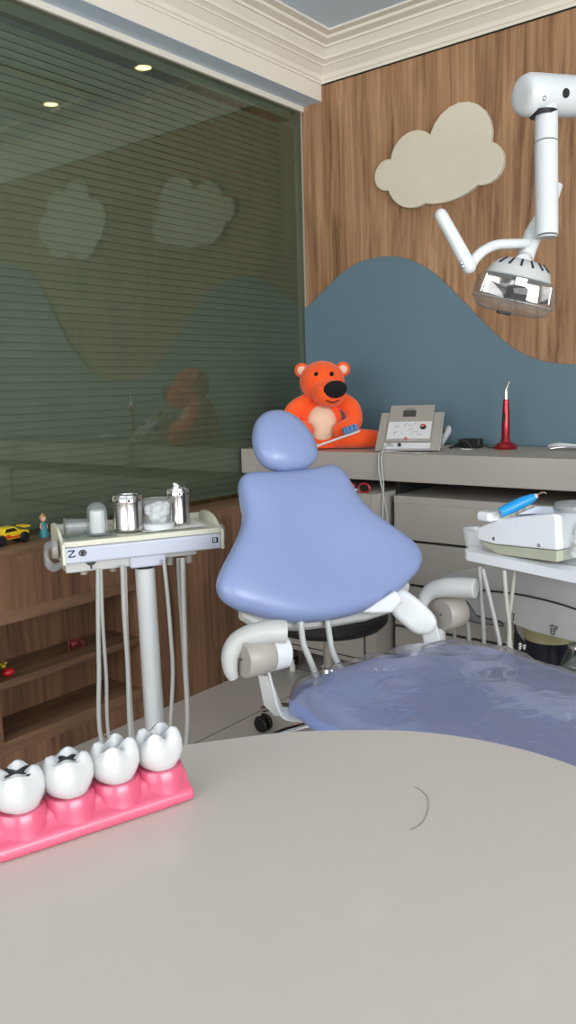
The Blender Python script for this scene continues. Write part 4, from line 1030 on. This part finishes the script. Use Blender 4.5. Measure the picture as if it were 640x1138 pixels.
ring_p = [(.080, .060, -.004, 1), (.092, .068, -.018, .95), (.096, .072, -.040, .85), (.094, .070, -.062, .8), (.084, .062, -.080, .8), (.060, .044, -.088, .85), (.02, .015, -.090, 1)]
prev = None; sg = 48
for (rx_, ry_, hz_, ex_) in ring_p:
    rg = [bm.verts.new(HP(rx_*sq(2*pi*k/sg, ex_)[0], ry_*sq(2*pi*k/sg, ex_)[1], hz_)) for k in range(sg)]
    if prev:
        for k in range(sg): bm.faces.new((prev[k], prev[(k+1) % sg], rg[(k+1) % sg], rg[k]))
    prev = rg
bm.faces.new(prev); obj('clear_shield', bm, 'shield', lp)
bm = B(); P = [HP(.0945*sq(2*pi*k/40, .8)[0], .0705*sq(2*pi*k/40, .8)[1], -.062) for k in range(41)]; tube(bm, P, .0018, 6, 1); obj('shield_rib', bm, 'frost', lp)
# faceted reflector inside (open box towards the viewer)
bm = B()
prism(bm, [HP(a, .030+.012*abs(a)/.06, c_) for a, c_ in [(-.066, -.010), (.066, -.010), (.072, -.050), (.0, -.058), (-.072, -.050)]], -hy*-.003); obj('reflector', bm, 'steel', lp, smooth=False)
for s_ in (-1, 1):
    bm = B(); prism(bm, [HP(s_*.078, -.010, -.012), HP(s_*.066, .030, -.010), HP(s_*.070, .030, -.052), HP(s_*.082, -.010, -.050)], hx*.002); obj('reflector', bm, 'steel', lp, smooth=False)
obj('bulb_socket', fbox(B(), hc, hx, hy, hz, (-.018, -.045, -.028), (.012, -.012, -.004)), 'steel', lp, smooth=False, bevel=.003)
obj('bulb_guard', fbox(B(), hc, hx, hy, hz, (-.029, -.056, -.062), (.017, -.016, -.0285)), 'felt', lp, smooth=False, bevel=.007)
obj('shield_latch', fbox(B(), hc, hx, hy, hz, (-.030, -.012, -.094), (.002, .004, -.087)), 'black', lp, smooth=False, bevel=.002)
obj('dome_neck', tube(B(), [W(583, 288, TLm+.03), hc+hz*.030], .019, 20, 1), 'white', lp)

# ================================================================== FOREGROUND TABLE AND TOOTH MODEL
tp = [(-.79, .30), (-.778, .40), (-.763, .448), (-.739, .499), (-.699, .554), (-.653, .621), (-.595, .697), (-.556, .734), (-.514, .766), (-.47, .794), (-.421, .813), (-.371, .823), (-.318, .824), (-.265, .815), (-.20, .79), (-.10, .74), (.05, .65), (.2, .53), (.33, .38), (.42, .2), (.45, 0), (.42, -.2), (.30, -.42), (.05, -.55), (-.25, -.55), (-.52, -.42), (-.70, -.20), (-.78, .05), (-.795, .18)]
to = cat_rom([V3((a, b, 0)) for a, b in tp], 5, True)
tb = empty('round_table', (-.18, .12, 0), 'warm white oval table with smooth top in the foreground', 'table')
bm = B(); prism(bm, [V3((p.x, p.y, .722)) for p in to], Z_*.028); obj('tabletop', bm, 'table', tb, smooth=False, bevel=.004)
obj('leg', lathe(B(), [(0, .02), (.05, .02), (.04, .06), (.04, .68), (.10, .7215), (0, .7215)], (-.18, .12, 0), seg=32), 'white', tb)
obj('base', lathe(B(), [(0, .0), (.30, .0), (.30, .012), (.06, .0195), (0, .0195)], (-.18, .12, 0), seg=48), 'white', tb)
# stray hair on the table
obj('stray_hair', tube(B(), [onz(x, y, .7506) for x, y in [(461, 874), (470, 880), (476, 890), (474, 905), (467, 916), (456, 922)]], .00022, 5, 6), 'copper', None, label='thin dark curved hair lying on the table top', cat='hair')

def tooth_model():
    d = V3((.303, .953, 0)).normalized(); p = V3((-d.y, d.x, 0)); O = V3((-.610, .352, .7505)); L = .186
    Q = lambda s, w, z: O+d*s+p*w+Z_*z
    e = empty('tooth_model', Q(L/2, .03, 0), 'pink gum model with four white molars showing decay on the table', 'tooth model')
    bm = B()
    prof_ = [(.000, .0), (-.001, .006), (.001, .012), (.006, .0145), (.012, .018), (.016, .026), (.020, .028), (.044, .028), (.050, .024), (.056, .012), (.058, 0)]
    n = 12; secs = []
    for i in range(n+1):
        s = -.008+(L+.010)*i/n; k = 1-.06*(abs(2*i/n-1)**8)
        secs.append([bm.verts.new(Q(s, .028+(w-.028)*k, z*k)) for w, z in prof_])
    for a, b in zip(secs, secs[1:]):
        for i in range(len(prof_)): j = (i+1) % len(prof_); bm.faces.new((a[i], a[j], b[j], b[i]))
    bm.faces.new(secs[0]); bm.faces.new(secs[-1][::-1])
    obj('gum_base', bm, 'pink', e, bevel=.0025)
    S4 = [.026, .072, .118, .164]
    for k, s in enumerate(S4):
        bm = B(); lathe(bm, [(.0275, .004), (.0258, .012), (.0242, .022), (.0238, .030), (.0215, .034), (0, .034)], Q(s, .028, 0), Z_, 36, xdir=d, sx=1.0, sy=1.0); obj('gum_collar', bm, 'pink', e)
    dirs = [(.0, 0), (.1, .02), (-.04, 0), (.05, .0)]
    for k, s in enumerate(S4):
        bm = B(); seg = 64; rot = (.5, .45, .35, .2)[k]; rings = []
        prof2 = [(.80, 0), (.90, .003), (1.0, .008), (1.07, .015), (1.05, .023), (.96, .029), (.82, .0335), (.60, .0345), (.40, .033), (.20, .031), (.06, .030)]
        c0 = Q(s, .028, .0335)
        for j, (rr, h) in enumerate(prof2):
            ring = []
            for i in range(seg):
                a = 2*pi*i/seg
                lobe = cos(2*(a-rot)*1.0)  # four cusps via cos 4a
                c4 = cos(4*(a-rot-pi/4))
                body = 1+.055*c4*min(1, h/.015)
                r = .0215*rr*body*(1+.05*cos(2*(a-rot)))
                zz = h
                t_ = max(0, (h-.018)/.016)
                cusp = (c4*.5+.5)
                amp = (.0048, .0046, .0072, .0075)[k]*(1+.25*sin(a*1.0+k))
                zz += t_*amp*(cusp-.45)*(1 if rr > .35 else rr/.35) - (t_*.0045*max(0, 1-rr/.6))
                if h < .012: zz += .0022*cos(2*(a-rot))*(1-h/.012)
                ring.append(bm.verts.new(c0+d*(r*cos(a))+p*(r*sin(a)*.94)+Z_*zz))
            rings.append(ring)
        for a_, b_ in zip(rings, rings[1:]):
            for i in range(seg): bm.faces.new((a_[i], a_[(i+1) % seg], b_[(i+1) % seg], b_[i]))
        bm.faces.new(rings[0][::-1]); bm.faces.new(rings[-1])
        to_ = obj('tooth', bm, 'tooth', e)
        if k < 2:
            rr = (.011, .0075)[k]; bm = B(); rg = 28; top = bm.verts.new(c0+Z_*.0318); R_ = []
            for i in range(rg):
                a = 2*pi*i/rg; r = rr*(1+.32*cos(4*(a-rot))+.12*sin(5*a+k)); R_.append(bm.verts.new(c0+d*r*cos(a)+p*r*sin(a)+Z_*(.0322+.0006*cos(4*(a-rot)))))
            for i in range(rg): bm.faces.new((top, R_[i], R_[(i+1) % rg]))
            R2 = [bm.verts.new(v.co-Z_*.004) for v in R_]
            for i in range(rg): bm.faces.new((R_[i], R2[i], R2[(i+1) % rg], R_[(i+1) % rg]))
            obj('cavity', bm, 'decay', to_, label='black decayed cavity')
tooth_model()

# ================================================================== LIGHT
def area(name, loc, target, sx, sy, power, col):
    l = bpy.data.lights.new(name, 'AREA'); l.shape = 'RECTANGLE'; l.size = sx; l.size_y = sy; l.energy = power; l.color = col
    o = bpy.data.objects.new(name, l); C.objects.link(o); o.location = loc
    o.rotation_euler = (V3(target)-V3(loc)).to_track_quat('-Z', 'Y').to_euler(); return o
area('daylight_right', (XR-.04, .1, 1.55), (-2, 1.6, 1.3), 2.9, 1.45, 150, (1, .985, .96))
area('slat_fill_light', (-2.85, 1.5, ZC-.06), (-2.55, 1.7, 1.0), .5, 2.6, 40, (.98, 1, .94))  # added fill with no known fixture, brightens the slats behind the glass
area('daylight_rear', (-.2, YR+.04, 1.55), (-.4, 2, 1.1), 3.4, 1.6, 80, (1, .975, .94))
for (x, y) in ((-1.763, 2.683), (-1.075, 2.688)):
    l = bpy.data.lights.new('spot', 'SPOT'); l.energy = 3; l.spot_size = radians(80); l.spot_blend = .8; l.color = (1, .85, .62); l.shadow_soft_size = .03
    o = bpy.data.objects.new('spot', l); C.objects.link(o); o.location = (x, y, ZC-.02)
w = bpy.data.worlds.new('World'); S.world = w; w.use_nodes = True
bg = w.node_tree.nodes['Background']; bg.inputs['Color'].default_value = (.72, .82, 1, 1); bg.inputs['Strength'].default_value = 1.2
S.view_settings.view_transform = 'Standard'; S.view_settings.look = 'None'; S.view_settings.exposure = 0
S.cycles.max_bounces = 8; S.cycles.transparent_max_bounces = 24; S.cycles.use_denoising = True
